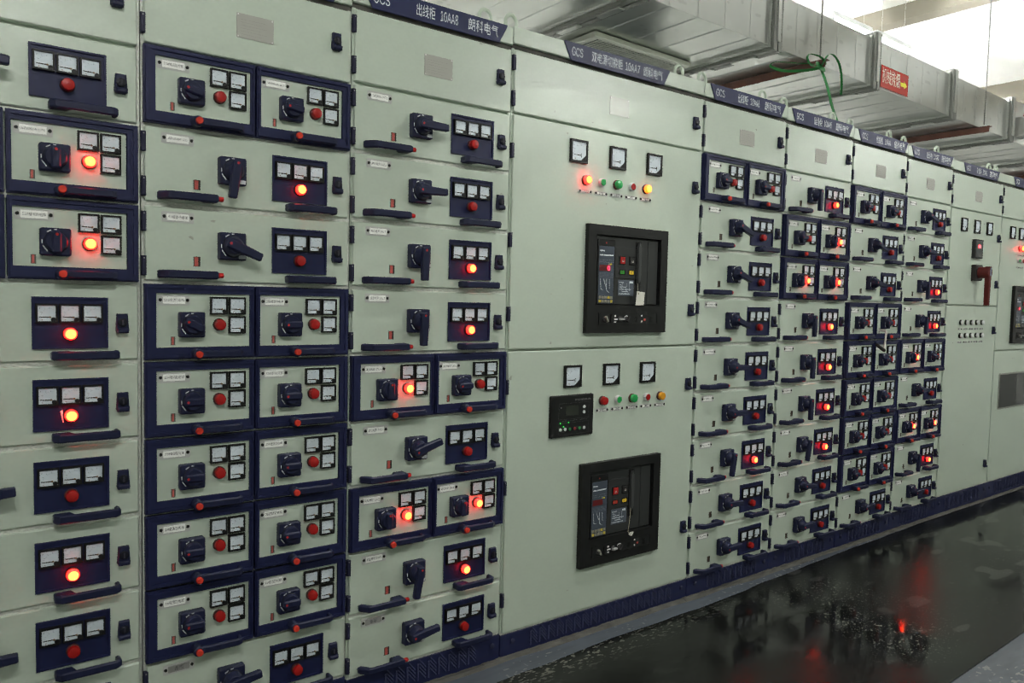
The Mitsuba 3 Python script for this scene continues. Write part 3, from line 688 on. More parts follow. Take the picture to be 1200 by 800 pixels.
class Cabinet:
    def __init__(self, c, label):
        self.c, self.x, self.w, self.nom = c, EDGES[c], EDGES[c + 1] - EDGES[c], NOMINAL[c]
        self.sx = self.w / self.nom
        self.key = 'switchgear_cabinet' + (f'_{c:03d}' if c else '')
        tag(self.key, label, 'electrical cabinet')

    def z(self, z):
        t = ROW_TABLES[self.c]
        if z < 0.1:
            return z * t[0] / 0.1
        if z > 2.19:
            return t[-1] + z - 2.19
        return float(np.interp(z, KNOTS, t))

    def sz(self, z):
        return (self.z(z + 0.01) - self.z(z - 0.01)) / 0.02 if z > 0.12 else 1.0

    def at(self, x, z, y=0.0, zs=None, deg=None, sx=None):
        m = T().translate([self.x + x * self.sx, y, self.z(z)]).scale([self.sx if sx is None else sx, 1, self.sz(z + 0.02) if zs is None else zs])
        return m.rotate([0, 1, 0], -deg) if deg is not None else m

    def part(self, name, shape, m=None):
        return put(self.key + '__' + name, shape, m)

    def carcass(self, sign, sign_x, sign_w, eyes=(0.03, -0.085), plate=True, louvres=9, lock_z=1.988):
        W, z = self.w, self.z
        x0, x1 = self.x + 0.0015, self.x + W - 0.0015
        top, head, line9, base = z(2.19), z(2.123), z(1.9), z(0.1)
        m = Mesh().box(x0, x1, 0.98, 0.020, base - 0.01, top - 0.002)
        self.part('body', m.shape('m_paint', False))
        m = Mesh().box(x0, x1, 0.3, 0.0, head + 0.010, top, 0.002)
        self.part('header', m.shape('m_paint', False))
        self.part('top_channel', Mesh().box(x0, x1, 0.03, 0.012, head - 0.006, head + 0.012).shape('m_cement', False))
        # nameplate strip on the header
        a, b = sign_x * self.sx, (sign_x + sign_w) * self.sx
        zl, zh = head + 0.004, top + 0.002
        s = Mesh().prism([(self.x + a + 0.032, zl), (self.x + b - 0.032, zl), (self.x + b, zh - 0.006), (self.x + b, zh), (self.x + a, zh), (self.x + a, zh - 0.006)], 0.0, -0.004, 'y', 0.0008, (0.022, 0.026, 0.072))
        ink, h = (0.62, 0.65, 0.68), 0.030 if sign_w > 0.52 else 0.028
        for t, f0, f1 in sign:
            ww = (b - a)
            text(s, t, self.x + a + f0 * ww, (zl + zh) / 2 - h * 0.46, h, -0.0044, ink, width=(f1 - f0) * ww)
        tag(self.part('nameplate', s.shape(smooth=False)), 'dark blue nameplate strip with white lettering')
        for e in eyes:
            e = e if e > 0 else W + e
            r, rr = 0.024, 0.0062
            p = [(self.x + e + r * math.cos(t), 0.045, top + 0.026 + 1.15 * r * math.sin(t)) for t in np.linspace(0, 2 * np.pi, 18, endpoint=False)]
            mm = Mesh().tube(p, rr, 8, PAINT, closed=True)
            mm.box(self.x + e - 0.012, self.x + e + 0.012, 0.057, 0.033, top - 0.003, top + 0.009, 0.002, PAINT)
            self.part('lifting_eye', mm.shape('m_paint', 60))
        # plinth with pressed louvres
        m = Mesh().box(x0, x1, 0.96, 0.003, 0.0, base - 0.004, 0.0015)
        tag(self.part('plinth', m.shape('m_navy', False)), 'dark blue plinth')
        k = self.key + '__plinth'
        for bx in (0.055, -0.035):
            bx = self.x + (bx if bx > 0 else W + bx)
            mm = Mesh().lathe(bx, base * 0.62, [(0.0095, 0.003), (0.0095, -0.002), (0.006, -0.004)], (0.02, 0.022, 0.05), 12)
            put(k + '__bolt', mm.shape())
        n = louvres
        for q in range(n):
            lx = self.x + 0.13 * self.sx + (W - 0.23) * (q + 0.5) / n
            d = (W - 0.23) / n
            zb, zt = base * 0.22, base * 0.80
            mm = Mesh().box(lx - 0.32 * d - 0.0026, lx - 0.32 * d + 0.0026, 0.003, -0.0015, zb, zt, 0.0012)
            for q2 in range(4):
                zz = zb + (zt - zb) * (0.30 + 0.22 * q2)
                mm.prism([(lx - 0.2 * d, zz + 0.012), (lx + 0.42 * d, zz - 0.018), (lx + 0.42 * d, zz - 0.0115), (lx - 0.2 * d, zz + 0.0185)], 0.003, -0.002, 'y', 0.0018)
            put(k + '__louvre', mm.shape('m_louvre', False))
        # top door
        d = Mesh().prism(rrect(self.x + 0.008 * self.sx, self.x + W - 0.007, line9 + 0.004, head - 0.009, 0.003, 2), 0.018, 0.0, 'y', 0.0025)
        dk = self.part('top_door', d.shape('m_paint', 40))
        if plate:
            mid = self.x + W / 2 - 0.052 * self.sx
            pm = Mesh().box(mid, mid + 0.104 * self.sx, 0.0, -0.0015, z(1.966), z(2.032))
            put(dk + '__rating_plate', pm.shape('m_plate', False))
            pm = Mesh()
            for a in (0.004, 0.100):
                for b in (1.9695, 2.0285):
                    pm.lathe(mid + a * self.sx, z(b), [(0.0022, -0.001), (0.0022, -0.0026)], (0.7, 0.7, 0.68), 8)
            for q in range(6):
                pm.rect(mid + 0.010, mid + (0.085 if q % 2 else 0.07) * self.sx, z(1.976 + q * 0.008), z(1.977 + q * 0.008), -0.0017, (0.30, 0.29, 0.27))
            put(dk + '__plate_print', pm.shape(smooth=False))
        put(dk + '__lock', LOCK, self.at(self.nom - 0.070, lock_z, zs=1.0))
        for hz in (1.925, 2.045):
            put(dk + '__hinge', HINGE, self.at(-0.0002, hz, y=0.002, zs=1.0))
        for a, b in ((x0, x0 + 0.011), (x1 - 0.009, x1)):
            self.part('post', Mesh().box(a, b, 0.022, 0.009, base, head - 0.004).shape('m_rail' if self.c < 2 else 'm_paint', False))
        for k in range(10):                                  # the galvanised rails behind the joints between the drawers
            if self.c in (3, 8, 9) and k not in (0, 9):
                continue
            zz = z(0.1 + 0.2 * k)
            self.part('rail', Mesh().box(x0 + 0.004, x1 - 0.004, 0.022, 0.0075 if k < 9 else 0.015, zz - 0.008, zz + 0.010).shape('m_rail' if k < 9 else 'm_paint', False))

    def full_drawer(self, r, lit, angle, words, spare=False):
        z0 = 0.1 + 0.2 * (8 - r)
        s = (self.z(z0 + 0.2) - self.z(z0)) / 0.2
        P = 0.008
        A = lambda x, z, y=0.0, **k: T().translate([self.x + (P + x) * self.sx, y, self.z(z0) + z * s]).scale([self.sx, 1, s])  # noqa: E731
        k = self.part('drawer', FULL_PANEL, A(0, 0.006))
        tag(k, f'full-width drawer, {ORDINAL[r]} row, red lamp ' + ('lit' if lit else 'off'))
        put(k + '__label_plate', label_plate(words, paper=not spare), A(0.041, 0.156))
        put(k + '__switch_base', LEVER_BASE, A(0.222, 0.102))
        put(k + '__switch_lever', LEVER, A(0.222, 0.102) @ T().rotate([0, 1, 0], -angle))
        put(k + '__status_window', WINDOW if self.c < 4 else DARK_WINDOW, A(0.122, 0.045))
        put(k + '__pull_handle', BUTTON_HANDLE, A(0.030, 0.023))
        put(k + '__pull_handle', END_HANDLE, A(0.377, 0.020))
        mp = put(k + '__meter_panel', METER_PANEL, A(0.338, 0.036))
        tag(mp, 'dark blue panel behind the meters')
        for q in range(3):
            put(k + '__meter', METER, A(0.3455 + 0.0497 * q, 0.099, -0.002))
        put_lamp(k, A(0.4185, 0.0725, -0.002), 'm_red', lit)
        put(k + '__lock', LOCK, A(0.521, 0.073))
        for hz in (0.018, 0.130):
            put(k + '__hinge', HINGE, A(-0.0082, hz, 0.002))
        return k, A

    def half_drawer(self, r, sd, lit, angle, words):
        z0 = 0.1 + 0.2 * (8 - r)
        s = (self.z(z0 + 0.2) - self.z(z0)) / 0.2
        P = 0.0055 if sd == 'L' else 0.2985
        A = lambda x, z, y=0.0: T().translate([self.x + (P + x) * self.sx, y, self.z(z0) + z * s]).scale([self.sx, 1, s])  # noqa: E731
        frame, u = HALF_FRAME[sd]
        k = self.part('drawer', frame, A(0, 0.003))
        tag(k, f'{"left" if sd == "L" else "right"} half-width drawer in a dark blue frame, {ORDINAL[r]} row, red lamp ' + ('lit' if lit else 'off'))
        Y = -0.004
        put(k + '__front_panel', HALF_PANEL, A(u - 0.0005, 0.0335))
        put(k + '__label_plate', label_plate(words), A(u + 0.004, 0.1425, Y))
        put(k + '__switch_base', KNOB_BASE, A(u + 0.088, 0.093, Y))
        put(k + '__switch_knob', KNOB, A(u + 0.088, 0.093, Y) @ T().rotate([0, 1, 0], -angle))
        put(k + '__status_window', SLIT if self.c < 4 else DARK_SLIT, A(u + 0.037, 0.040, Y))
        put(k + '__pull_handle', BOSS_HANDLE, A(u + 0.087, 0.017, -0.009))
        for mx, mz in ((0.138, 0.120), (0.188, 0.120), (0.188, 0.069)):
            put(k + '__meter', METER, A(u + mx, mz, Y))
        put_lamp(k, A(u + 0.163, 0.093, Y), 'm_red', lit)
        return k

    def rows(self, rows):
        for r, row in enumerate(rows):
            if row[0] == 'F':
                _, lit, ang, words = row
                self.full_drawer(r, lit, ang, words, words == SPARE)
            else:
                for sd, (lit, ang, words) in zip('LR', row[1:]):
                    self.half_drawer(r, sd, lit, ang, words)


SPARE = '备用'
LIFT = '#楼消防电梯'


def F(lit, ang=None, words='商业应急照明电源'):
    return ('F', lit, (-90 if lit else 0) if ang is None else ang, words)


def H(a, b, wa='商业电源(AL)'.replace('(', ' ').replace(')', ''), wb=None, aa=None, ab=None):
    return ('H', (a, (-90 if a else 0) if aa is None else aa, wa), (b, (-90 if b else 0) if ab is None else ab, wb or wa))


def numbers(n):
    return [('GCS', 0.06, 0.17), ('出线柜', 0.335, 0.47), ('10AA' + n, 0.50, 0.63), ('朗科电气', 0.70, 0.93)]


PROTO = 'pale grey-green cabinet of withdrawable drawers'
c0 = Cabinet(0, 'leftmost pale grey-green drawer cabinet, cut off by the left edge of the photo')
c0.carcass(numbers('10'), 0.02, 0.54, louvres=6)
c0.rows([F(0, -4), H(0, 1, '消防电源 1AE', '应急照明控制 1AE1'), H(0, 1, '9' + LIFT, '12' + LIFT), F(1), F(1), F(0, 4), F(1), F(0, 2), F(0, 4, SPARE)])
c1 = Cabinet(1, 'drawer cabinet second from the left, six rows of unlit blue-framed half drawers')
c1.carcass(numbers('9'), 0.02, 0.54, louvres=6)
c1.rows([H(0, 0, '10' + LIFT, '消防风机控制 1AC1', -14, -6), F(1, -98, '应急照明电源 1AE1'), F(0, -22, '9' + LIFT), H(0, 0, '11' + LIFT, '10' + LIFT, -28, 0), H(0, 0, '13' + LIFT, '21' + LIFT),
         H(0, 0, '22' + LIFT, '23' + LIFT), H(0, 0, '2' + LIFT, '3' + LIFT), H(0, 0, '2' + LIFT, '1' + LIFT), F(0, 8, SPARE)])
c2 = Cabinet(2, 'drawer cabinet with nameplate 10AA8, standing left of the wide breaker cabinet')
c2.carcass(numbers('8'), 0.030, 0.53, eyes=(0.03, -0.088), louvres=9)
B = '商业电源 1AL'
c2.rows([F(0, -1, '消防风机 1AC2'), F(0, 0, B + '1'), F(1, -90, B + '2'), F(1, -90, B + '3'), H(1, 0, B + '4', B + '5'), F(0, 17, B + '6'), H(1, 1, B + '7', B + '8'), F(1, -100, '应急照明 1AE3'), F(0, 8, SPARE)])
LATER = {4: ('6', 'drawer cabinet with nameplate 10AA6, standing right of the wide breaker cabinet'), 5: ('5', 'drawer cabinet with nameplate 10AA5, under the hanging end of the green strap'),
         6: ('4', 'drawer cabinet with nameplate 10AA4 and a loose crank hanging on its front'), 7: ('3', 'drawer cabinet with nameplate 10AA3, standing left of the cabinet with the red switch lever')}
ROWS = {
    4: [H(0, 0, B + '1'), F(0, -20), F(0, -19), F(0, -18), F(0, -2), F(0, 0), F(1, -99), F(0, -3), F(0, 3)],
    5: [F(1), H(0, 1), H(1, 1), F(1), F(1), F(1), F(1, -100), F(0, -6), F(0, 2)],
    6: [H(0, 0), F(0, -20), F(0, -9), H(0, 0), H(0, 0), H(0, 0), H(0, 0), H(0, 0), F(0, 6)],
    7: [F(0, -18), F(0, -4), F(1, -92), F(1, -92), H(1, 0), F(0, 0), H(1, 1), F(1, -95), F(0, 2)],
}
for c, (n, lab) in LATER.items():
    cab = Cabinet(c, lab)
    cab.carcass(numbers(n), 0.035 if c < 6 else 0.04, 0.535, eyes=(0.032, -0.135), louvres=9)
    cab.rows(ROWS[c])


# ------------------------------------------------------------------ the breaker cabinets
METER80 = make_meter(0.082, True)
_m = Mesh().lathe(0, 0, [(0.0155, 0), (0.0155, -0.010), (0.0125, -0.013)], (0.50, 0.50, 0.49), 20)
BUTTON_RING = _m.shape()
PUSH = {c: Mesh().lathe(0, 0, [(0.0125, -0.010), (0.0125, -0.0145), (0.011, -0.0155)], None, 18).shape(c) for c in ('m_red', 'm_green')}
BIG_LAMP = make_lamp(0.016)
BIG_LAMP = (BIG_LAMP[0], BIG_LAMP[1], BIG_LAMP[2], {c: BIG_LAMP[3].shape(c) for c in ('m_red', 'm_green', 'm_amber')})


def instruments(cab, dk, xm, zm, x_lamps, z_lamps, kinds, lit, words, zl):
    for x in xm:
        put(dk + '__meter', METER80, cab.at(x, zm, zs=1.0))
    for x, kind, on, w in zip(x_lamps, kinds, lit, words):
        m = cab.at(x, z_lamps, zs=1.0, sx=1.0)
        if kind.startswith('push'):
            put(dk + '__push_button_ring', BUTTON_RING, m)
            put(dk + '__push_button', PUSH['m_' + kind[5:]], m)
        else:
            put_lamp(dk, m, 'm_' + kind, on, BIG_LAMP)
        put(dk + '__label_plate', label_plate(w, 0.066, 0.015), cab.at(x - 0.033, zl, zs=1.0))


def door(cab, z0, z1, name='door'):
    d = Mesh().prism(rrect(cab.x + 0.008 * cab.sx, cab.x + cab.w - 0.007, cab.z(z0) + 0.004, cab.z(z1) - 0.004, 0.003, 2), 0.018, 0.0, 'y', 0.0025)
    return cab.part(name, d.shape('m_paint', 40))


def breaker(cab, x, z, digit, closed):
    """A withdrawable air circuit breaker behind a black frame, drawn from its own lower left corner."""
    A = cab.at(x, z, sx=1.0, zs=cab.sz(z + 0.2))
    k = cab.part('circuit_breaker', Mesh().frame((0, 0.432, 0, 0.398), (0.040, 0.393, 0.103, 0.362), 0.0, -0.020, BLACK).box(0.006, 0.426, 0, -0.018, 0.005, 0.100, 0.001, BLACK)
                 .box(0.02, 0.41, 0, -0.001, 0.09, 0.38, 0, (0.008, 0.008, 0.008)).shape(smooth=False), A)
    tag(k, 'air circuit breaker in a wide black frame')
    G = (0.026, 0.028, 0.028)
    m = Mesh().box(0.044, 0.389, -0.001, -0.006, 0.107, 0.358, 0.001, G)
    m.box(0.150, 0.262, -0.005, -0.0085, 0.205, 0.320, 0.001, G).box(0.330, 0.386, -0.005, -0.0085, 0.110, 0.355, 0.001, G)
    put(k + '__front_cover', m.shape(smooth=False), A)
    m = Mesh().box(0.057, 0.146, -0.005, -0.0105, 0.106, 0.346, 0.001, BLACK).box(0.062, 0.141, -0.009, -0.0112, 0.110, 0.322, 0, (0.050, 0.062, 0.082))
    ink = (0.55, 0.58, 0.62)
    y = -0.0114
    for zz, a, b in ((0.302, 0.066, 0.090), (0.286, 0.066, 0.085), (0.286, 0.088, 0.136)):
        m.rect(a, b, zz, zz + 0.005, y, ink)
    for q in range(5):
        m.rect(0.064, 0.139, 0.222 - q * 0.0042, 0.2228 - q * 0.0042, y, (0.12, 0.14, 0.17))
    m.rect(0.064, 0.139, 0.270, 0.271, y, (0.16, 0.18, 0.2)).rect(0.064, 0.139, 0.262, 0.263, y, (0.16, 0.18, 0.2))
    m.rect(0.112, 0.118, 0.254, 0.258, y, (0.35, 0.33, 0.2)).rect(0.120, 0.130, 0.253, 0.259, y, (0.55, 0.42, 0.05))
    for a, b, c, d in ((0.072, 0.202, 0.075, 0.162), (0.075, 0.162, 0.086, 0.160), (0.088, 0.202, 0.098, 0.176), (0.098, 0.176, 0.102, 0.172), (0.104, 0.202, 0.105, 0.158), (0.105, 0.158, 0.118, 0.150), (0.118, 0.200, 0.120, 0.166)):
        u = np.array([d - b, -(c - a)])
        u = u / np.linalg.norm(u) * 0.0009
        m.flat((np.array([(a - u[0], b - u[1]), (c - u[0], d - u[1]), (c + u[0], d + u[1]), (a + u[0], b + u[1])]), np.array([(0, 1, 2), (0, 2, 3)])), y, (0.50, 0.53, 0.56))
    for q in range(5):
        for r_ in range(2):
            m.box(0.065 + q * 0.0150, 0.0765 + q * 0.0150, -0.011, -0.0128, 0.113 + r_ * 0.014, 0.123 + r_ * 0.014, 0, (0.22, 0.21, 0.17) if (q + r_) % 4 else (0.45, 0.35, 0.05))
    m.rect(0.097, 0.101, 0.331, 0.336, -0.0107, (0.6, 0.03, 0.03))
    put(k + '__control_unit', m.shape(smooth=False), A)
    m = Mesh().box(0.065, 0.118, -0.011, -0.0124, 0.230, 0.252, 0, (0.10, 0.012, 0.014))
    dk = put(k + '__display', m.shape(smooth=False), A)
    if digit:
        m = text(Mesh(), '0', 0.1035, 0.2325, 0.0165, -0.0128, None, wide=1.15)
        put(dk + '__001', emits(m.shape('m_lamp', False), (5.0, 0.10, 0.25), 0.3), A)
        tag(dk, 'dark red display with one glowing digit')
    for bx, bz, c, n in ((0.187, 0.273, RED, 'stop_button'), (0.240, 0.273, (0.02, 0.02, 0.02), 'start_button')):
        m = Mesh().frame((bx - 0.0165, bx + 0.0165, bz - 0.0165, bz + 0.0165), (bx - 0.0135, bx + 0.0135, bz - 0.0135, bz + 0.0135), -0.008, -0.0105, (0.006, 0.006, 0.006))
        m.box(bx - 0.0130, bx + 0.0130, -0.008, -0.0135, bz - 0.0130, bz + 0.0130, 0.001, c)
        m.rect(bx - 0.006, bx + 0.006, bz - 0.006, bz - 0.004, -0.0137, (0.45, 0.40, 0.38)).rect(bx - 0.004, bx - 0.002, bz - 0.005, bz + 0.002, -0.0137, (0.45, 0.40, 0.38)).rect(bx + 0.002, bx + 0.004, bz - 0.005, bz + 0.002, -0.0137, (0.45, 0.40, 0.38))
        put(k + '__' + n, m.shape(smooth=False), A)
    for bx, c in ((0.189, (0.42, 0.03, 0.02) if closed else (0.03, 0.24, 0.03)), (0.239, (0.75, 0.50, 0.03))):
        m = Mesh().frame((bx - 0.016, bx + 0.016, 0.219, 0.239), (bx - 0.0125, bx + 0.0125, 0.222, 0.236), -0.008, -0.0100, (0.006, 0.006, 0.006))
        m.rect(bx - 0.0125, bx + 0.0125, 0.222, 0.236, -0.0088, c).rect(bx - 0.004, bx - 0.002, 0.225, 0.233, -0.0090, (0.1, 0.09, 0.05)).rect(bx + 0.001, bx + 0.003, 0.225, 0.233, -0.0090, (0.1, 0.09, 0.05))
        put(k + '__flag_window', m.shape(smooth=False), A)
    m = Mesh().box(0.170, 0.255, -0.005, -0.0075, 0.140, 0.200, 0, (0.075, 0.088, 0.110))
    for q, (a, b) in enumerate(((0.174, 0.200), (0.178, 0.186), (0.178, 0.215), (0.176, 0.240), (0.190, 0.225), (0.174, 0.236))):
        m.rect(a, b, 0.146 + (5 - q) * 0.0085, 0.149 + (5 - q) * 0.0085, -0.0077, (0.42, 0.46, 0.5))
    for a in (0.190, 0.214, 0.229):
        m.rect(a, a + 0.0014, 0.158, 0.187, -0.0078, (0.42, 0.46, 0.5))
    m.rect(0.230, 0.250, 0.188, 0.196, -0.0077, (0.5, 0.54, 0.58))
    put(k + '__rating_plate', m.shape(smooth=False), A)
    m = Mesh().box(0.262, 0.293, -0.005, -0.0072, 0.160, 0.348, 0, (0.006, 0.006, 0.006))
    m.prism([(0.266, 0.205), (0.270, 0.185), (0.281, 0.198), (0.283, 0.225), (0.283, 0.325), (0.274, 0.345), (0.266, 0.325)], -0.006, -0.022, 'y', 0.003, (0.045, 0.048, 0.048))
    put(k + '__charging_handle', m.shape(smooth=False), A)
    m = Mesh().frame((0.060, 0.382, 0.030, 0.076), (0.064, 0.378, 0.034, 0.072), -0.018, -0.021, BLACK).box(0.064, 0.378, -0.017, -0.0195, 0.034, 0.072, 0, (0.010, 0.011, 0.011))
    m.prism([(0.118, 0.038), (0.130, 0.038), (0.136, 0.070), (0.122, 0.070)], -0.019, -0.024, 'y', 0, BLACK)
    m.rect(0.141, 0.150, 0.060, 0.067, -0.0197, (0.65, 0.65, 0.65)).rect(0.141, 0.160, 0.048, 0.054, -0.0197, (0.65, 0.65, 0.65)).rect(0.141, 0.152, 0.038, 0.043, -0.0197, (0.65, 0.65, 0.65))
    for q in range(6):
        t0, t1 = math.radians(30 + q * 20), math.radians(50 + q * 20)
        qd = [(0.207 + r_ * math.cos(t), 0.050 + r_ * math.sin(t)) for r_, t in ((0.013, t0), (0.0155, t0), (0.0155, t1), (0.013, t1))]
        m.flat((np.array(qd), np.array([(0, 1, 2), (0, 2, 3)])), -0.0197, (0.7, 0.7, 0.7))
    m.box(0.253, 0.266, -0.019, -0.0205, 0.040, 0.060, 0, (0.004, 0.004, 0.004)).box(0.340, 0.352, -0.019, -0.0205, 0.040, 0.062, 0, (0.004, 0.004, 0.004))
    m.rect(0.288, 0.295, 0.062, 0.068, -0.0197, (0.65, 0.65, 0.65)).rect(0.288, 0.295, 0.040, 0.046, -0.0197, (0.65, 0.65, 0.65)).rect(0.303, 0.314, 0.046, 0.054, -0.0197, (0.40, 0.06, 0.05))
    A = A @ T().translate([0, -0.0016, 0])
    sk = put(k + '__lock_strip', m.shape(smooth=False), A)
    for q, (kx, c) in enumerate(((0.092, (0.20, 0.20, 0.17)), (0.172, (0.32, 0.32, 0.32)), (0.207, (0.02, 0.02, 0.02)))):
        m = Mesh().lathe(kx, 0.052, [(0.011, -0.019), (0.010, -0.026)], (0.05, 0.05, 0.05), 16)
        c0, s0 = math.cos(-1.0 + q), math.sin(-1.0 + q)
        m.prism([(kx + a * c0 - b * s0, 0.052 + a * s0 + b * c0) for a, b in ((-0.011, -0.004), (0.012, -0.003), (0.012, 0.003), (-0.011, 0.004))], -0.024, -0.035, 'y', 0.001, c)
        put(k + '__knob', m.shape(smooth=False), A)
    return k, A


c3 = Cabinet(3, 'wide pale grey-green cabinet with two black-framed circuit breakers, nameplate 10AA7')
c3.carcass([('GCS', 0.06, 0.16), ('双电源切换柜', 0.235, 0.525), ('10AA7', 0.545, 0.695), ('朗科电气', 0.725, 0.925)], 0.222, 0.548, eyes=(0.02, -0.115), plate=False, louvres=18, lock_z=1.985)
dk = c3.key + '__top_door'
m = Mesh().box(c3.x + 0.452 * c3.sx, c3.x + 0.552 * c3.sx, 0.0, -0.0015, c3.z(1.968), c3.z(2.036))
put(dk + '__rating_plate', m.shape('m_bright_plate', False))
m = Mesh()
for a in (0.456, 0.548):
    for b in (1.972, 2.032):
        m.lathe(c3.x + a * c3.sx, c3.z(b), [(0.0025, -0.001), (0.0025, -0.0028)], (0.7, 0.7, 0.68), 8)
put(dk + '__plate_rivets', m.shape(smooth=False))
d0 = door(c3, 1.1, 1.9)
d1 = door(c3, 0.1, 1.1)
ROW1 = ('red', 'push_green', 'green', 'push_red', 'amber')
instruments(c3, d0, (0.260, 0.457, 0.657), 1.769, (0.340, 0.419, 0.498, 0.577, 0.656), 1.7105, ROW1, (1, 0, 0, 0, 1), ('1#电源合', '1#合', '1#电源', '1#切', '1#备用'), 1.663)
instruments(c3, d1, (0.260, 0.457, 0.657), 0.960, (0.457, 0.537, 0.617, 0.697, 0.777), 0.9015, ROW1, (0, 0, 0, 0, 0), ('2#电源合', '2#合', '2#电源', '2#切', '2#备用'), 0.858)
breaker(c3, 0.3485, 1.157, True, False)
breaker(c3, 0.3485, 0.274, False, True)
for x_, z_, k in ((0.930, 1.722, d0), (0.930, 1.222, d0), (0.930, 0.917, d1), (0.930, 0.312, d1)):
    put(k + '__lock', LOCK, c3.at(x_, z_, zs=1.0))
for z_, k in ((1.75, d0), (1.45, d0), (1.20, d0), (0.95, d1), (0.60, d1), (0.20, d1)):
    put(k + '__hinge', HINGE, c3.at(-0.0002, z_, y=0.002, zs=1.0))

# transfer switch controller
A = c3.at(0.196, 0.781, zs=1.0)
m = Mesh().prism(rrect(0, 0.208, 0, 0.155, 0.006), 0.0, -0.012, 'y', 0.003, BLACK)
y = -0.0122
grey = (0.10, 0.10, 0.10)
for a, b, c, d in ((0.036, 0.182, 0.066, 0.125), (0.036, 0.182, 0.010, 0.053)):
    for r_ in ((a, b, c, c + 0.001), (a, b, d, d + 0.001), (a, a + 0.001, c, d), (b, b + 0.001, c, d)):
        m.rect(*r_, y, (0.045, 0.045, 0.045))
text(m, 'ATS CONTROLLER', 0.112, 0.133, 0.0065, y, (0.22, 0.22, 0.22), width=0.080)
m.rect(0.045, 0.049, 0.108, 0.112, y, (0.2, 0.2, 0.2))
for a, b, zz in ((0.05, 0.075, 0.0605), (0.085, 0.125, 0.0605), (0.14, 0.175, 0.0605)):
    m.rect(a, b, zz, zz + 0.0008, y, grey)
k = put(d1 + '__transfer_controller', m.shape(smooth=False), A)
tag(k, 'black transfer switch controller with a dark screen')
put(k + '__001', Mesh().box(0.070, 0.131, -0.010, -0.0128, 0.079, 0.115, 0, (0.020, 0.024, 0.018)).shape(smooth=False), A)
for q, (bx, bz, c) in enumerate(((0.159, 0.108, WHITE), (0.159, 0.088, WHITE), (0.045, 0.029, WHITE), (0.068, 0.029, WHITE), (0.091, 0.029, (0.03, 0.20, 0.06)), (0.115, 0.029, (0.30, 0.04, 0.04)), (0.138, 0.029, (0.03, 0.20, 0.06)), (0.161, 0.029, WHITE))):
    put(k + f'__{q + 2:03d}', Mesh().lathe(bx, bz, [(0.0062, -0.011), (0.0062, -0.0138), (0.005, -0.0145)], tuple(0.75 * v for v in c), 14).shape(), A)
for q, (bx, bz) in enumerate(((0.044, 0.053), (0.084, 0.054), (0.060, 0.040))):
    put(k + f'__{q + 20:03d}', emits(Mesh().lathe(bx, bz, [(0.0020, -0.0122), (0.0020, -0.0130)], None, 8).shape('m_lamp', False), (0.02, 1.6, 0.10), 0.1), A)

# capacitor cabinet
c8 = Cabinet(8, 'cabinet with a dark red rotary switch lever and two rows of white lamps')
c8.carcass([('GCS', 0.06, 0.17), ('补偿柜', 0.335, 0.47), ('10AA2', 0.50, 0.63), ('朗科电气', 0.70, 0.93)], 0.145, 0.565, eyes=(-0.14, -0.03), louvres=8)
d0 = door(c8, 1.3, 1.9)
d1 = door(c8, 0.1, 1.3)
for x_ in (0.150, 0.350, 0.550):
    put(d0 + '__meter', METER80, c8.at(x_, 1.763, zs=1.0))
A = c8.at(0.335, 1.603, zs=1.0, sx=1.0)
k = put(d0 + '__power_controller', Mesh().prism(rrect(0, 0.112, 0, 0.118, 0.004), 0, -0.022, 'y', 0.002, (0.02, 0.022, 0.022)).box(0.008, 0.104, -0.02, -0.024, 0.008, 0.110, 0.001, (0.05, 0.056, 0.056)).shape(smooth=False), A)
put(k + '__001', emits(Mesh().box(0.036, 0.070, -0.0235, -0.0245, 0.064, 0.084).shape('m_lamp', False), (3.2, 0.12, 0.16), 0.3), A)
tag(k, 'dark power factor controller with a glowing red display')
A = c8.at(0.398, 1.511, zs=1.0, sx=1.0)
m = Mesh().prism(rrect(-0.048, 0.048, -0.050, 0.050, 0.005), 0, -0.030, 'y', 0.004, (0.022, 0.018, 0.018))
k = put(d0 + '__rotary_switch', m.shape(smooth=False), A)
m = Mesh().lathe(0, 0, [(0.036, -0.030), (0.034, -0.085), (0.030, -0.092)], (0.080, 0.012, 0.011), 24)
m.prism([(-0.016, 0.038), (0.016, 0.038), (0.014, -0.10), (0.010, -0.205), (-0.010, -0.205), (-0.014, -0.10)], -0.066, -0.094, 'y', 0.004, (0.080, 0.012, 0.011))
m.box(-0.008, 0.008, -0.092, -0.0955, -0.020, 0.030, 0.001, (0.16, 0.22, 0.30))
tag(put(k + '__001', m.shape(smooth=30), A), None)
tag(k, 'dark red rotary switch lever on a black base')
_m = Mesh().lathe(0, 0, [(0.016, 0), (0.016, -0.007), (0.0145, -0.009)], BLACK, 16)
_m.lathe(0, 0, [(0.0140, -0.008), (0.0140, -0.014), (0.010, -0.018), (0.003, -0.0195)], (0.55, 0.57, 0.57), 16)
WHITE_LAMP = _m.shape()
for zz in (1.193, 1.110):
    for q in range(5):
        put(d1 + '__indicator_lamp', WHITE_LAMP, c8.at(0.220 + 0.083 * q, zz, zs=1.0, sx=1.0))
        put(d1 + '__label_plate', label_plate(f'{q + 1}#', 0.050, 0.012), c8.at(0.195 + 0.083 * q, zz - 0.048, zs=1.0))
for x_, z_, k in ((0.735, 1.725, d0), (0.735, 1.420, d0), (0.735, 1.115, d1), (0.720, 0.215, d1)):
    put(k + '__lock', LOCK, c8.at(x_, z_, zs=1.0))

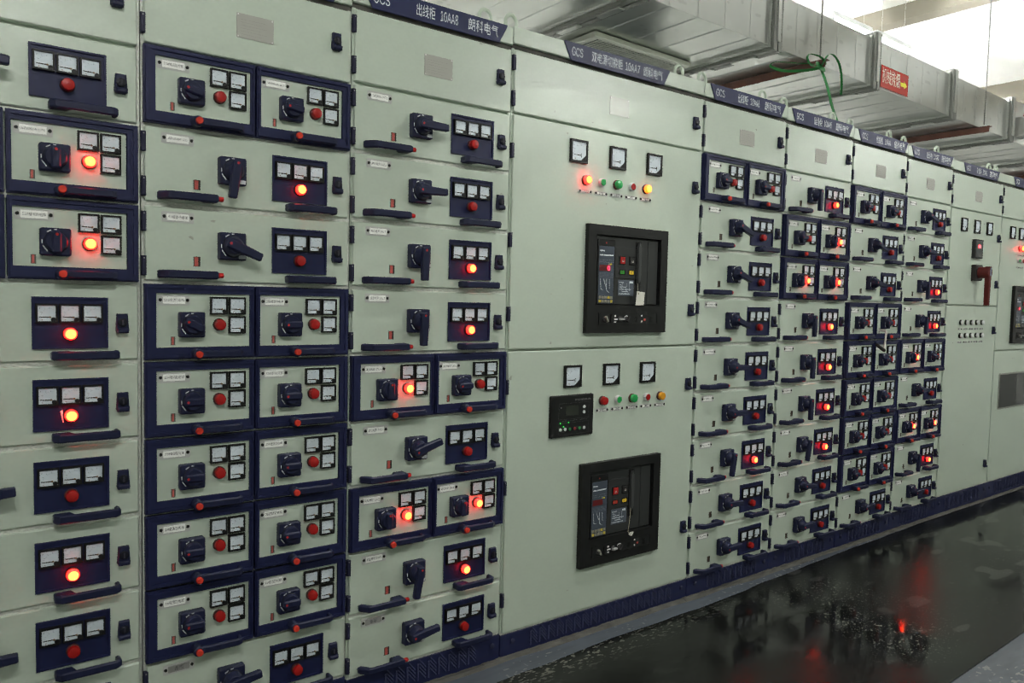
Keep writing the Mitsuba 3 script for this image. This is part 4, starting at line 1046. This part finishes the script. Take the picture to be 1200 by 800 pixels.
# incoming cabinet at the right edge
c9 = Cabinet(9, 'last cabinet on the right, with a dark window, cut off by the photo edge')
c9.carcass([('GCS', 0.06, 0.17), ('进线柜', 0.335, 0.47), ('10AA1', 0.50, 0.63), ('朗科电气', 0.70, 0.93)], 0.165, 0.56, eyes=(-0.12, -0.03), louvres=14)
d0 = door(c9, 1.0, 1.9)
d1 = door(c9, 0.1, 1.0)
for x_ in (0.150, 0.312, 0.474):
    put(d0 + '__meter', METER80, c9.at(x_, 1.765, zs=1.0))
for x_, col, on in ((0.338, 'm_red', 1), (0.402, 'm_amber', 1), (0.466, 'm_green', 0)):
    put_lamp(d0, c9.at(x_, 1.704, zs=1.0, sx=1.0), col, on, BIG_LAMP)
    put(d0 + '__label_plate', label_plate('1#', 0.050, 0.012), c9.at(x_ - 0.025, 1.652, zs=1.0))
for x_, kind in ((0.325, 'm_green'), (0.390, 'm_red')):
    mm = c9.at(x_, 1.620, zs=1.0, sx=1.0)
    put(d0 + '__push_button_ring', BUTTON_RING, mm)
    put(d0 + '__push_button', PUSH[kind], mm)
    put(d0 + '__label_plate', label_plate('1#', 0.050, 0.012), c9.at(x_ - 0.025, 1.568, zs=1.0))
breaker(c9, 0.252, 1.047, True, False)
A = c9.at(0.106, 0.595, sx=1.0, zs=1.0)
m = Mesh().frame((0, 0.62, 0, 0.245), (0.010, 0.61, 0.010, 0.235), 0.0, -0.004, (0.22, 0.23, 0.20)).box(0.008, 0.612, 0, -0.0015, 0.008, 0.237, 0, (0.035, 0.037, 0.035))
put(d1 + '__inspection_window', m.shape(smooth=False), A)
put(d1 + '__inspection_window__001', Mesh().box(0.30, 0.612, -0.0015, -0.0025, 0.008, 0.237).shape('m_window', False), A)
for x_, z_, k in ((0.90, 1.70, d0), (0.90, 1.2, d0), (0.90, 0.5, d1)):
    put(k + '__lock', LOCK, c9.at(x_, z_, zs=1.0))

# ------------------------------------------------------------------ the duct and what hangs on it
def duct_z(x):
    return 2.797 - 0.0145 * (x - 4.75)


def sheared(mesh):
    return mesh.moved(lambda v: v + np.stack([0 * v[:, 0], 0 * v[:, 0], duct_z(v[:, 0])], 1))


DY0, DY1, DH = 0.68, 1.95, 0.315
JOINTS = [-1.0, 0.15, 1.30, 2.45, 3.60, 4.75, 5.93, 7.05, 8.25, 9.45, 10.6]
tag('air_duct', 'long galvanised sheet metal air duct above the cabinets', 'air duct')
for a, b in zip(JOINTS[:-1], JOINTS[1:]):
    n = max(2, int((b - a) / 0.1))
    xs = np.linspace(a + 0.002, b - 0.002, n)
    # the skin, its faces slightly dished between the stiffening beads
    ring = [(DY0, t) for t in np.linspace(0, DH, 4)] + [(t, DH) for t in np.linspace(DY0, DY1, 7)[1:]] + [(DY1, t) for t in np.linspace(DH, 0, 4)[1:]] + [(t, 0) for t in np.linspace(DY1, DY0, 9)[1:-1]]
    ring = np.array(ring)
    xs = np.linspace(a + 0.002, b - 0.002, 24)
    v = []
    for x in xs:
        w = np.column_stack([np.full(len(ring), x), ring])
        d = 0.0016 * meshkit.noise(np.column_stack([w[:, 0] * 3.3, w[:, 1] * 2.6, w[:, 2] * 4]), 3)
        edge = min(x - a, b - x) > 0.04
        cy = np.abs(w[:, 1] - (DY0 + DY1) / 2) < (DY1 - DY0) / 2 - 0.01
        w[:, 2] += np.where(cy & (w[:, 2] < 0.01) & edge, d, 0)
        w[:, 1] += np.where((w[:, 1] < DY0 + 0.001) & (w[:, 2] > 0.01) & (w[:, 2] < DH - 0.01) & edge, d, 0)
        v.append(w)
    R_ = len(ring)
    f = []
    for k in range(len(xs) - 1):
        for q in range(R_):
            s = (q + 1) % R_
            A0, B0 = k * R_, (k + 1) * R_
            f += [(A0 + q, A0 + s, B0 + s), (A0 + q, B0 + s, B0 + q)]
    key = put('air_duct__duct_section', sheared(Mesh().add(np.vstack(v), f)).shape('m_galv', 30))
    for k in range(1, 5):
        x = a + (b - a) * k / 5
        m = Mesh().prism([(x - 0.004, 0.0), (x + 0.004, 0.0), (x + 0.004, DH), (x - 0.004, DH)], DY0 + 0.004, DY0 - 0.002, 'y', 0.0018)
        m.prism([(x - 0.005, 0.004), (x - 0.005, 0.0005), (x, -0.0022), (x + 0.005, 0.0005), (x + 0.005, 0.004)], DY1, DY0 - 0.002, 'y')
        put(key + '__stiffening_bead', sheared(m).shape('m_galv', False))
for x in JOINTS:
    def ring_at(x0, x1, o):
        m = Mesh()
        m.box(x0, x1, DY1 + o, DY0 - o, -o, 0.002, 0.001).box(x0, x1, DY1 + o, DY0 - o, DH - 0.002, DH + o, 0.001)
        m.box(x0, x1, DY0 + 0.002, DY0 - o, -o, DH + o, 0.001).box(x0, x1, DY1 + o, DY1 - 0.002, -o, DH + o, 0.001)
        return m
    for a, b, o in ((-0.052, -0.042, 0.012), (-0.042, -0.004, 0.032), (0.004, 0.042, 0.032), (0.042, 0.052, 0.012)):
        put('air_duct__flange', sheared(ring_at(x + a, x + b, o)).shape('m_flange' if o > 0.02 else 'm_galv', False))
    for yy in np.arange(DY0 + 0.12, DY1, 0.33):
        put('air_duct__flange_clip', sheared(Mesh().box(x - 0.022, x + 0.022, yy + 0.17, yy, -0.040, -0.030, 0.002)).shape('m_galv', False))
    put('air_duct__flange_clip', sheared(Mesh().box(x - 0.016, x + 0.016, DY0 - 0.028, DY0 - 0.040, 0.02, DH + 0.034, 0.002)).shape('m_galv', False))
# fire damper with its drive behind the seventh joint
m = Mesh().box(7.10, 7.36, DY1 + 0.02, DY0 - 0.02, -0.02, DH + 0.02, 0.004)
key = put('air_duct__fire_damper', sheared(m).shape('m_galv', False))
put(key + '__drive_box', sheared(Mesh().box(7.13, 7.31, DY0 - 0.02, DY0 - 0.10, 0.03, 0.19, 0.006)).shape('m_steel', False))
put(key + '__drive_lever', sheared(Mesh().tube([(7.20, DY0 - 0.06, 0.19), (7.20, DY0 - 0.07, 0.26), (7.30, DY0 - 0.09, 0.29)], 0.008, 6).lathe(7.30, 0.29, [(0.014, DY0 - 0.08), (0.014, DY0 - 0.11)], None, 10)).shape('m_red', 30))

for i, (hx, hy) in enumerate(((1.42, 0.63), (4.02, 0.63), (6.46, 0.64), (9.0, 0.64))):
    key = tag('duct_hanger' + (f'_{i:03d}' if i else ''), ['rust-brown duct hanger bar above the 10AA8 nameplate', 'rust-brown duct hanger bar with the green strap tied to its end', 'rust-brown duct hanger bar with thin rod, nearest the far end of the duct',
              'farthest rust-brown duct hanger, above the last cabinet'][i], 'duct hanger')
    z = duct_z(hx) - 0.004
    m = Mesh().prism([(hx - 0.025, z - 0.05), (hx - 0.020, z - 0.05), (hx - 0.020, z - 0.005), (hx + 0.025, z - 0.005), (hx + 0.025, z), (hx - 0.025, z)], 2.03, hy - 0.05, 'y')
    put(key + '__cross_bar', m.shape('m_rust', False))
    for yy in (hy, 2.0):
        rk = put(key + '__threaded_rod', Mesh().tube([(hx, yy, z - 0.05), (hx, yy, zc)], 0.005, 8).shape('m_rod', 60))
        for zz in (z - 0.018, z):
            m = Mesh().prism([(hx + 0.010 * math.cos(t), yy + 0.010 * math.sin(t)) for t in np.arange(6) * math.pi / 3], zz, zz + 0.012, 'z')
            put(rk + '__nut', m.shape('m_steel', False))

# exhaust grille under the duct
tag('exhaust_grille', 'grey slatted grille on the underside of the duct, behind the 10AA7 nameplate', 'air grille')
GZ = -0.004
gx0, gx1, gy0, gy1 = 2.63, 3.46, 1.19, 1.66
fr = Mesh()
for a, b, c, d in ((gx0, gx1, gy0, gy0 + 0.03), (gx0, gx1, gy1 - 0.03, gy1), (gx0, gx0 + 0.03, gy0, gy1), (gx1 - 0.03, gx1, gy0, gy1)):
    fr.box(a, b, d, c, -0.034, GZ, 0.003)
put('exhaust_grille__frame', sheared(fr).shape('m_grille', False))
put('exhaust_grille__back', sheared(Mesh().box(gx0 + 0.02, gx1 - 0.02, gy1 - 0.02, gy0 + 0.02, -0.008, GZ)).shape('m_black', False))
for x in np.arange(gx0 + 0.045, gx1 - 0.035, 0.027):
    m = Mesh().prism([(x - 0.005, -0.029), (x - 0.006, -0.033), (x + 0.005, -0.033), (x + 0.006, -0.029)], gy1 - 0.03, gy0 + 0.03, 'y')
    put('exhaust_grille__slat', sheared(m).shape('m_grille', False))

# red sign on the duct
m = Mesh().box(4.852, 5.238, DY0 - 0.004, DY0 - 0.006, 0.012, 0.163, 0, (0.36, 0.030, 0.022))
text(m, '机械排烟', 4.865, 0.058, 0.080, DY0 - 0.0063, (0.66, 0.64, 0.55), width=0.255)
az = 0.083
m.flat((np.array([(5.128, az - 0.014), (5.180, az - 0.014), (5.180, az - 0.027), (5.222, az), (5.180, az + 0.027), (5.180, az + 0.014), (5.128, az + 0.014)]), np.array([(0, 1, 6), (1, 5, 6), (2, 3, 4), (1, 2, 5), (2, 4, 5)])), DY0 - 0.0063, (0.62, 0.55, 0.03))
m = sheared(m)
tag(put('smoke_exhaust_sign', m.shape(smooth=False)), 'red sign with white characters and a yellow arrow on the side of the duct', 'sign')

# green strap knotted to the hanger
STRAP_LOOP = [(3.985, .590, 2.765), (3.903, .700, 2.783), (3.815, .765, 2.787), (3.772, .800, 2.782), (3.795, .825, 2.768), (3.895, .800, 2.757), (3.965, .700, 2.750), (3.985, .590, 2.748)]
def spline(p, n=8):
    p = np.asarray(p, float)
    out = []
    for k in range(len(p) - 1):
        a, b, c, d = p[max(k - 1, 0)], p[k], p[k + 1], p[min(k + 2, len(p) - 1)]
        for t in np.linspace(0, 1, n, endpoint=False):
            out.append(0.5 * ((2 * b) + (c - a) * t + (2 * a - 5 * b + 4 * c - d) * t * t + (3 * b - a - 3 * c + d) * t ** 3))
    return np.array(out + [p[-1]])


m = Mesh()
m.tube(spline(STRAP_LOOP), 0.009, 6, None, flat=0.0018)
m.tube(spline([(3.97, .585, 2.745), (3.86, .585, 2.735), (3.81, .585, 2.765), (3.83, .585, 2.795), (3.90, .585, 2.805), (3.97, .585, 2.80), (4.01, .585, 2.77)]), 0.008, 6, None, flat=0.0018)
m.tube(spline([(3.96, .58, 2.755), (4.02, .58, 2.825), (4.08, .58, 2.842), (4.15, .58, 2.805), (4.19, .58, 2.72), (4.192, .58, 2.615)]), 0.008, 6, None, flat=0.0018)
m.tube(spline([(3.99, .60, 2.74), (3.965, .54, 2.62), (3.93, .48, 2.48), (3.885, .40, 2.33), (3.84, .33, 2.215), (3.80, .40, 2.200), (3.74, .52, 2.198)]), 0.011, 6, None, flat=0.0018)
for t in (0, 1.2, 2.4):
    m.tube([(3.98 + 0.034 * math.cos(a), 0.60 + 0.02 * math.sin(a + t), 2.755 + 0.030 * math.sin(a + t)) for a in np.linspace(0, 2 * np.pi, 16, endpoint=False)], 0.009, 6, None, closed=True, flat=0.003)
tag(put('green_strap', m.shape('m_strap', 60)), 'green plastic strap tied to the duct hanger, its end hanging down to the cabinet tops', 'strap')

# ------------------------------------------------------------------ lamps of the room and added fill lamps
def fluorescent(name_i, x, y, z, length, weight, label, light):
    key = tag('fluorescent_lamp' + (f'_{name_i:03d}' if name_i else ''), label, 'fluorescent lamp')
    a, b = x - length / 2, x + length / 2
    put(key + '__housing', Mesh().box(a, b, y + 0.022, y - 0.022, z + 0.018, z + 0.060, 0.004).box(a - 0.012, a + 0.012, y + 0.02, y - 0.02, z - 0.016, z + 0.05, 0.003).box(b - 0.012, b + 0.012, y + 0.02, y - 0.02, z - 0.016, z + 0.05, 0.003).shape('m_white', False))
    t = Mesh().tube([(a + 0.014, y, z), (b - 0.014, y, z)], 0.014, 12)
    put(key + '__tube', emits(t.shape('m_lamp', 60), light, weight))
    for wx in (a + 0.1, b - 0.1) if z > 3.3 or y < 0 or y > 2 else ():
        put(key + '__hanging_rod', Mesh().tube([(wx, y, z + 0.055), (wx, y, zc)], 0.0018, 6).shape('m_steel', 60))


n_lamp = 0
for L in DUCT_LAMPS:
    fluorescent(n_lamp, *L, 12.0, ['bright fluorescent tube just above the duct, left one of the pair', 'bright fluorescent tube just above the duct, right one of the pair'][n_lamp], DUCT_LIGHT)
    n_lamp += 1
NTH = ['first', 'second', 'third', 'fourth', 'fifth']
for lamps, light, weight, words, group in ((ADDED_HIDDEN_LAMPS, DUCT_LIGHT, 8.0, 'fluorescent tube on top of the duct', 'added unseen fluorescent lamps on top of the duct'),
                                           (AISLE_LAMPS, TUBE_LIGHT, 16.0, 'fluorescent tube over the aisle before the cabinets', 'fluorescent lamps over the aisle'),
                                           (ADDED_REAR_LAMPS, ADDED_REAR_LIGHT, 8.0, 'fluorescent tube behind the cabinets', 'added unseen fluorescent lamps behind the cabinets')):
    for q, L in enumerate(lamps):
        fluorescent(n_lamp, *L, weight, f'{NTH[q]} {words}, counted from the left', light)
        labels[f'fluorescent_lamp_{n_lamp:03d}']['group'] = group
        n_lamp += 1
for q, (x, y, z) in enumerate(DOWNLIGHTS):
    key = tag('downlight' + (f'_{q:03d}' if q else ''), ('left' if q == 0 else 'right') + ' one of two black downlights above the wide breaker cabinet', 'downlight', 'downlights above the breaker cabinet')
    m = Mesh().lathe(0, 0, [(0.05, -0.06), (0.05, 0.15), (0.048, 0.15), (0.046, -0.05)], BLACK, 20).moved(lambda v: np.stack([x + v[:, 0], y + v[:, 2], z + v[:, 1]], 1))
    put(key + '__housing', m.shape())
    put(key + '__stem', Mesh().tube([(x, y, z + 0.14), (x, y, zc)], 0.012, 8).shape('m_black', 60))
    scene[key.replace('downlight', 'spot_light')] = {'type': 'spot', 'to_world': T().look_at(origin=[x, y, z - 0.065], target=[x, y + 0.0001, 0], up=[0, 1, 0]), 'intensity': rgb(SPOT_LIGHT), 'cutoff_angle': 28.0, 'beam_width': 27.4, 'sampling_weight': 12.0}

# ------------------------------------------------------------------ floor mat and small things
edge = [(-0.6, -0.135), (0.6, -0.135), (1.1, -0.132), (1.6, -0.100), (2.1, -0.112), (2.6, -0.085), (3.1, -0.062), (3.6, -0.050), (4.1, -0.036), (5.0, -0.030), (6.6, -0.030)]
pts = []
for (a, ya), (b, yb) in zip(edge[:-1], edge[1:]):
    for t in np.linspace(0, 1, 10, endpoint=False):
        x = a + (b - a) * t
        pts.append((x, ya + (yb - ya) * t + 0.012 * (meshkit.noise([[x * 7, 1, 0]])[0] - 0.5)))
pts += [edge[-1], (6.6, -0.985), (3.0, -0.99), (2.3, -1.006), (-0.6, -1.03)]
tag(put('rubber_mat', Mesh().prism(pts, 0.0, 0.006, 'z', 0).shape('m_mat', False)), 'long black glossy rubber mat on the floor in front of the cabinets, dusty', 'mat')

# racking crank hung on a drawer handle of the 10AA4 cabinet
m = Mesh().tube([(3.664, -0.052, 1.150), (3.640, -0.058, 1.046)], 0.0055, 8, (0.62, 0.60, 0.56))
m.tube([(3.664, -0.052, 1.150), (3.664, -0.012, 1.152)], 0.0055, 8, (0.62, 0.60, 0.56))
put('racking_crank__rod', m.shape())
m = Mesh().tube([(3.640, -0.058, 1.046), (3.575, -0.064, 1.068), (3.545, -0.066, 1.078)], 0.009, 8, (0.02, 0.02, 0.018))
put('racking_crank__grip', m.shape())
tag('racking_crank', 'loose crank with bright rod and dark grip hanging on a drawer handle', 'crank')

# paper tags on the breakers
x, z = c3.x, c3.z
m = Mesh().prism([(0, 0), (0.046, 0.002), (0.050, 0.052), (0.006, 0.056)], 0, -0.0012, 'y', 0, (0.60, 0.59, 0.53)).lathe(0.014, 0.046, [(0.003, -0.0012), (0.003, -0.002)], (0.25, 0.2, 0.1), 8)
m.tube([(0.014, -0.001, 0.048), (0.006, -0.002, 0.085)], 0.0008, 5, (0.5, 0.48, 0.4))
tag(put('paper_tag', m.shape(smooth=False), T().translate([c3.x + (0.3485 + 0.252) * 1.0, -0.026, c3.z(1.157 + 0.104)])), 'white paper tag hanging from the handle of the upper circuit breaker', 'tag')
m = Mesh().tube(spline([(0.000, 0, 0.115), (-0.004, 0, 0.06), (-0.010, 0, 0.022), (0.0, -0.002, 0.014)]), 0.0012, 5, (0.42, 0.38, 0.28))
m.prism([(-0.008, 0.010), (0.010, 0), (0.022, 0.016), (0.002, 0.018)], 0, -0.0015, 'y', 0, (0.60, 0.59, 0.53))
tag(put('paper_tag_001', m.shape(smooth=False), T().translate([c3.x + (0.3485 + 0.262) * 1.0, -0.026, c3.z(0.274 + 0.085)])), 'small folded tag on a string at the handle of the lower circuit breaker', 'tag')

# a torn scrap of sticker beside the lit lamp
k = c0.key + '__drawer_006'
m = Mesh().prism([(0.0, 0.0), (0.005, -0.028), (0.0075, -0.029), (0.0055, 0.003)], 0, -0.0012, 'y', 0, (0.6, 0.5, 0.5))
put(c0.key + '__sticker_scrap', m.shape(smooth=False), T().translate([-0.182, -0.003, 0.985]))
